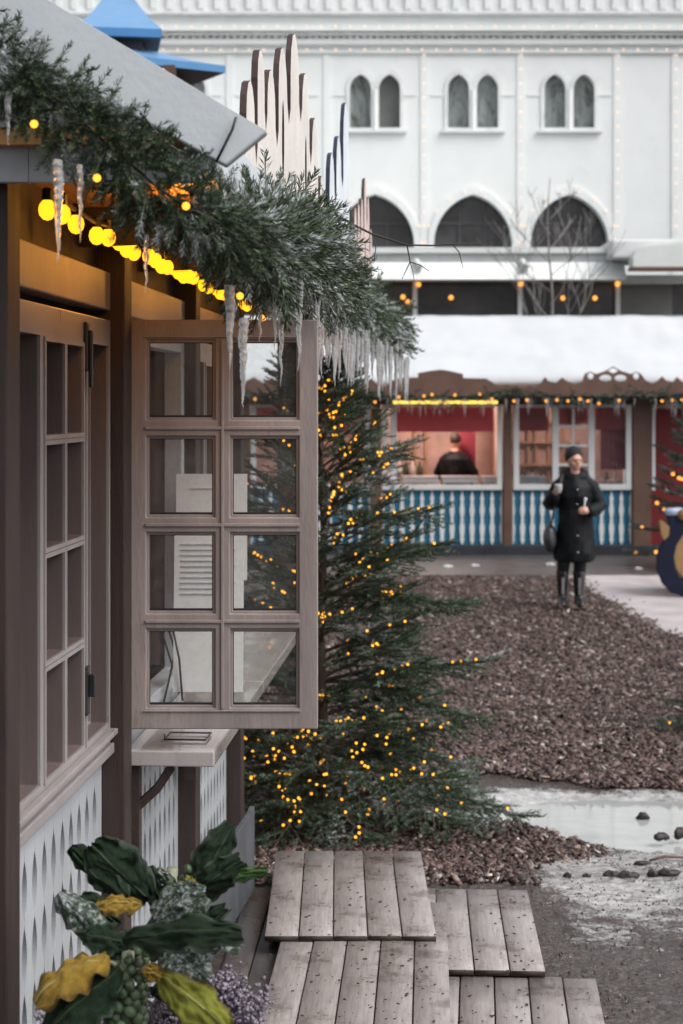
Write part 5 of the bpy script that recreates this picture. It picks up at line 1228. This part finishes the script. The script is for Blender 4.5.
for i, c in enumerate(twc):
    for k, d_ in enumerate((-14.5, 14.5)):
        x = px_(c+d_); w = 23*SP
        fr = MB().plate(ogive(x, w+.14, pz(129)-.07, pz(72.5)+.1, pz(89)), [ogive(x, w-.05, pz(129)+.03, pz(72.5)-.05, pz(89))], (0, YP+.02, 0), (1, 0, 0), (0, 0, 1), (0, -1, 0), .12).build('window', palacet, pal)
        MB().box(x-w/2, x+w/2, YP+.32, YP+.34, pz(129), pz(72)).build('pane', reflm if not (i == 4 and k == 1) else greyglass, fr)
    x0, x1 = px_(c-32), px_(c+32); MB().box(x0, x1, YP-.12, YP+.0, pz(133), pz(130.2)).build('sill', palacet, pal)
    MB().tube([(px_(c), YP-.03, pz(130)), (px_(c), YP-.03, pz(90))], .06, 8).build('colonnette', palacew, pal)
    xa = px_(c); fr = MB().plate(ogive(xa, 79*SP+.30, pz(248.5), pz(194)+.22, pz(244)), [ogive(xa, 79*SP-.02, pz(248.5)+.001, pz(194)-.01, pz(244))], (0, YP-.02, 0), (1, 0, 0), (0, 0, 1), (0, -1, 0), .07).build('arch_window', palacew, pal)
    MB().box(xa-1.1, xa+1.1, YP+.40, YP+.42, pz(249), pz(193)).build('pane', darkglass, fr)
    b = MB()
    for q in (-.33, .33): b.box(xa+q-.025, xa+q+.025, YP+.36, YP+.395, pz(249), pz(196))
    b.box(xa-1.05, xa+1.05, YP+.355, YP+.39, pz(222)-.03, pz(222)+.03); b.build('mullions', pm('mullion_dark', (.06, .06, .065), .5, .2), fr)
    # raised frame above and between the windows
    P_ = [(px_(c-42), pz(96)), (px_(c+42), pz(96)), (px_(c+42), pz(57)), (px_(c-42), pz(57))]; e = .07
    MB().plate(P_, [[(P_[0][0]+e, P_[0][1]+e), (P_[1][0]-e, P_[1][1]+e), (P_[2][0]-e, P_[2][1]-e), (P_[3][0]+e, P_[3][1]-e)]], (0, YP-.015, 0), (1, 0, 0), (0, 0, 1), (0, -1, 0), .05).build('panel_moulding', palacew, pal) if False else None
    for (a_, c_) in ((c-42, c-27.5), (c+27.5, c+42)): MB().box(px_(a_), px_(c_), YP-.025, YP+.0, pz(95)-.03, pz(95)+.03).build('string_course', palacew, pal)
pil = [424-97*3, 424-97*2, 424-97, 424, 520.5, 617, 675, 772]
for c in pil: MB().box(px_(c-3.6), px_(c+3.6), YP-.03, YP+.0, 0, pz(53)).build('pilaster', palacew, pal)
for (a_, c_, pr, m) in ((53.5, 51, .14, palacet), (45, 40, .22, palacew), (36.5, 34, .36, palacet), (33, 28.5, .50, palacew), (15, 12.5, .34, palacet), (12.2, -6, .16, palacet)):
    MB().box(XPL-.2, XPR+.2, YP-pr*.6, YP+.0, pz(a_), pz(c_)).build('cornice', m, pal)
b = MB(); x = XPL
while x < XPR: b.box(x, x+.11, YP-.13, YP+.0, pz(39.6), pz(36.8)); x += .18
b.build('dentils', palacet, pal)
b = MB(); x = XPL
while x < XPR: b.box(x, x+.16, YP-.15, YP-.10, pz(10), pz(-4)); x += .42
b.build('battlement_relief', palacew, pal)
b = MB().box(XPL-.3, XPR+.3, YP-.3, YP+12.3, ZT, ZT+.25); b.build('roof', palacet, pal)
# bulb strings outlining the palace
fmesh = bulb_mesh(.028, 'palace_bulb', 6)
def pal_string(label, pts):
    b = MB(); v = [Vector(x.co) for x in fmesh.vertices]; f = [tuple(p.vertices) for p in fmesh.polygons]
    for p in pts: b.add([q+Vector(p) for q in v], f)
    return tag(b.build('light_string', bulb_faint, None, True, fix=False), label, 'light string', 'bulb strings outlining the palace')
for c, lb in zip(pil[3:7], ('vertical bulb string on the palace pilaster nearest the twig', 'vertical bulb string on the pilaster between the two full arches', 'vertical bulb string on the pilaster past the last full arch', 'vertical bulb string on the plain palace wall beyond the last arch')):
    pal_string(lb, [(px_(c), YP-.14, pz(y)) for y in np.arange(56, 240, 14.2)])
pal_string('upper horizontal bulb string along the palace cornice', [(px_(x), YP-.55, pz(31)) for x in np.arange(150, 700, 14.3)])
pal_string('lower horizontal bulb string below the palace cornice', [(px_(x), YP-.26, pz(51.5)) for x in np.arange(150, 700, 14.3)])
for c, lb in ((375, 'bulb string round the arch partly hidden by the garland'), (473, 'bulb string round the middle pointed arch'), (569.5, 'bulb string round the pointed arch behind the bare tree')):
    o_ = ogive(px_(c), 79*SP+.40, pz(247), pz(190), pz(243), 9)[2:]; pal_string(lb, [(x, YP-.1, z) for x, z in o_[::2]])

# glazed terrace pavilion before the palace
YV = 38.0; SV = YV/FPX
vx = lambda p: (p-CX)*SV
vz = lambda p: CAMZ-(p-HY)*SV
pav = empty('terrace_pavilion', (vx(510), YV, 0), 'white glazed terrace pavilion with dark windows below the palace arches', 'pavilion')
A, B = vx(-150), vx(1000)
MB().box(A, B, YV+.1, YV+5, 0, vz(317)).build('wall', pavw, pav)
MB().box(A, B, YV+.5, YV+5, vz(317), vz(284)).build('core', plinth, pav)
MB().box(A, vx(620), YV-.3, YV+5, vz(254), vz(248.5)).build('roof_slab', pavw, pav); MB().box(A, vx(618), YV-.15, YV+5, vz(262), vz(254.3)).build('fascia', pavgrey, pav)
b = MB(); b.add([(A, YV-.65, vz(281.5)), (vx(622), YV-.65, vz(281.5)), (vx(622), YV-.28, vz(263)), (A, YV-.28, vz(263)), (A, YV+4, vz(281.5)), (vx(622), YV+4, vz(281.5)), (vx(622), YV+4, vz(263)), (A, YV+4, vz(263))], [(0, 1, 2, 3), (4, 7, 6, 5), (3, 2, 6, 7), (0, 4, 5, 1), (1, 5, 6, 2), (0, 3, 7, 4)]); b.build('canopy', pavw, pav)
for k, c in enumerate((205, 310, 415, 520, 618, 760)): MB().box(vx(c-2.2), vx(c+2.2), YV-.02, YV+.12, vz(317), vz(281)).build('mullion', pavw, pav)
MB().box(A, B, YV-.04, YV+.14, vz(319), vz(315.5)).build('window_sill', pavw, pav)
for (a_, c_, m) in ((100, 203, darkglass), (207, 308, darkglass), (312, 413, darkglass), (417, 518, darkglass), (522, 616, darkglass), (620, 674, greyglass), (674, 758, darkglass)):
    MB().box(vx(a_), vx(c_), YV+.2, YV+.22, vz(317), vz(281)).build('window_pane', m, pav)
for k, (a_, c_) in enumerate(((415, 520), (520, 618))): MB().tube([(vx(a_), YV-.3, vz(262)), (vx(a_+4), YV-.6, vz(268)), (vx(a_+1), YV-.4, vz(278))], .07, 6).build('strut', pavgrey, pav)
b = MB().box(vx(605), vx(720), YV-.9, YV+1, vz(262), vz(243)); b.build('awning_box', pavgrey, pav, bevel=.05)
b = MB(); prof = [(622, 272), (622, 262), (626, 256), (634, 252), (660, 250.5), (720, 250.5), (720, 272)]
b.plate([(vx(x), vz(y)) for x, y in prof], [], (0, YV-1.2, 0), (1, 0, 0), (0, 0, 1), (0, -1, 0), .55); b.build('awning', pavw, pav)
MB().box(vx(620), vx(720), YV-1.5, YV-1.0, vz(275), vz(272.3)).build('awning_rail', fbrown, pav); MB().box(vx(620), vx(900), YV-.1, YV+1, vz(284), vz(275.3)).build('lintel', pavw, pav)
wl = [(418.5, 284.5), (521, 284), (617.5, 284), (451, 297.5), (563, 298), (595, 298), (408, 302), (403, 297)]
string_of_bulbs('amber lamps glowing behind and between the pavilion windows', [at(x, y, YV-.08) for x, y in wl], bulb_mesh(.055, 'lamp_bulb'), bulb_far, wire=False)

# bare tree between stall and pavilion
def bare_tree(px, Y, top_y, label):
    rg = random.Random(8); base = at(px, 0, Y); base.z = 0; H = at(px, top_y, Y).z; root = empty('bare_tree', base, label, 'tree'); t = MB(); c = MB()
    pts = [base+Vector((.05*math.sin(i*.9), 0, H*i/14)) for i in range(15)]; t.tube(pts, [.045*(1-i/15.5)+.004 for i in range(15)], 8)
    def br(p, d, l, r, k):
        ps = [p]; 
        for i in range(5): d = (d+Vector((rg.gauss(0, .12), rg.gauss(0, .12), .09))).normalized(); ps.append(ps[-1]+d*l/5)
        c.tube(ps, [r*(1-i/6.5)+.004 for i in range(6)], 4)
        if k:
            for j in range(3): i = rg.randint(2, 4); s = rg.choice((-1, 1)); br(ps[i], (d+Vector((s*.6, rg.gauss(0, .5), .15))).normalized(), l*.5, r*.5, k-1)
    for i in range(12):
        z = H*(.42+.5*i/12); s = 1 if i % 2 else -1; br(base+Vector((0, 0, z)), Vector((s*.75, rg.gauss(0, .5), .75)).normalized(), 2.3*(1-i/16), .009, 2)
    t.build('trunk', graybark, root, True); c.build('branches', graybark, root, fix=False)
bare_tree(550, 33, 178, 'young leafless tree behind the snowy stall roof')

# blue tiered roof tower behind the gable
YT = 14.0; tx = lambda p: (p-CX)/FPX*YT
tz = lambda p: CAMZ-(p-HY)/FPX*YT
tw = empty('lantern_tower', (tx(104), YT+.9, 0), 'blue tiered pagoda roof tower behind the stall gable', 'tower'); cx_, cy_ = tx(104), YT+.9
def tier(name, z0, hw, fh, z1, hw1, rot=R(14)):
    M = Matrix.Translation((cx_, cy_, 0)) @ Matrix.Rotation(rot, 4, 'Z'); q = lambda w, z: [M @ Vector((x*w, y*w, z)) for x, y in ((-1, -1), (1, -1), (1, 1), (-1, 1))]
    b = MB(); rings = [q(hw*.985, z0), q(hw, z0+.004), q(hw, z0+fh), q(hw*.72+hw1*.28, z0+fh+(z1-z0-fh)*.22), q(hw*.42+hw1*.58, z0+fh+(z1-z0-fh)*.52), q(hw1, z1)]
    vs = [v for r_ in rings for v in r_]; b.add(vs, [(i*4+k, i*4+(k+1) % 4, i*4+4+(k+1) % 4, i*4+4+k) for i in range(5) for k in range(4)]); b.m = [1 if i < 8 else 0 for i in range(20)]
    b.add(q(hw*.985, z0), [(3, 2, 1, 0)], 2); b.add(q(hw1, z1), [(0, 1, 2, 3)], 0)
    return b.build(name, [roofblue, bluefascia, underroof], tw, fix=False)
tier('roof', tz(58), .70, .065, tz(30), .22, R(30)); tier('upper_roof', tz(22), .36, .075, tz(-45), .03, R(9))
MB().box(cx_-.22, cx_+.22, cy_-.22, cy_+.22, tz(58), tz(21)).build('neck', underroof, tw)
MB().box(cx_-.45, cx_+.45, cy_-.45, cy_+.45, 0, 3.6).build('body', fbrown, tw)
for sx in (-1, 1):
    for sy in (-1, 1): MB().box(cx_+sx*.5-.05, cx_+sx*.5+.05, cy_+sy*.5-.05, cy_+sy*.5+.05, 0, tz(56)-.002).build('post', fbrown, tw)
b = MB().box(cx_-.60, cx_+.60, cy_-.60, cy_+.60, tz(78), tz(73)); b.build('rail', fbrown, tw)
string_of_bulbs('two tiny orange lamps under the blue pagoda roof', [at(163, 70, YT+.2), at(171, 76, YT+.2)], bulb_mesh(.012, 'fairy_bulb'), bulb_warm, wire=False)

# ------------------------------------------------------------------ camera, light
cam = bpy.data.cameras.new('camera'); co_ = bpy.data.objects.new('camera', cam); COL.objects.link(co_); SC.camera = co_
co_.location = (0, 0, CAMZ); co_.rotation_euler = (PI/2, 0, 0)
cam.sensor_fit = 'AUTO'; cam.sensor_width = 36; cam.lens = FPX/1024*36; cam.shift_y = -(512-HY)/1024; cam.clip_end = 3000; cam.clip_start = .05
cam.dof.use_dof = True; cam.dof.focus_distance = 4.5; cam.dof.aperture_fstop = 5.6; cam.dof.aperture_blades = 0
w = bpy.data.worlds.new('World'); SC.world = w; w.use_nodes = True; nt = w.node_tree
SUN_EL, SUN_AZ = R(50), R(118)             # azimuth measured from +Y (away from the viewer) clockwise
sky = nt.nodes.new('ShaderNodeTexSky'); sky.sky_type = 'NISHITA'; sky.sun_disc = False; sky.sun_elevation = SUN_EL; sky.sun_rotation = SUN_AZ; sky.air_density = 1.0; sky.dust_density = 4.0; sky.ozone_density = 1.0
hs_ = nt.nodes.new('ShaderNodeHueSaturation'); hs_.inputs['Saturation'].default_value = .22
bg = nt.nodes['Background']; bg.inputs['Strength'].default_value = .13
nt.links.new(sky.outputs[0], hs_.inputs['Color']); nt.links.new(hs_.outputs[0], bg.inputs['Color'])
sun = bpy.data.lights.new('sun', 'SUN'); sun.energy = 1.4; sun.angle = R(50); sun.color = (1, .97, .93)
so = bpy.data.objects.new('sun', sun); COL.objects.link(so)
sd = Vector((math.sin(SUN_AZ)*math.cos(SUN_EL), math.cos(SUN_AZ)*math.cos(SUN_EL), math.sin(SUN_EL)))
so.rotation_euler = sd.to_track_quat('Z', 'Y').to_euler()
vs_ = SC.view_settings; vs_.view_transform = 'Standard'; vs_.look = 'None'; vs_.exposure = .56; vs_.gamma = 1; vs_.use_curve_mapping = False
SC.render.engine = 'CYCLES'; cy = SC.cycles; cy.use_denoising = True
try: cy.denoiser = 'OPENIMAGEDENOISE'
except Exception: pass
cy.max_bounces = 8; cy.diffuse_bounces = 3; cy.glossy_bounces = 3; cy.transmission_bounces = 6; cy.transparent_max_bounces = 16; cy.caustics_reflective = False; cy.caustics_refractive = False; cy.sample_clamp_indirect = 4
SC.render.film_transparent = False
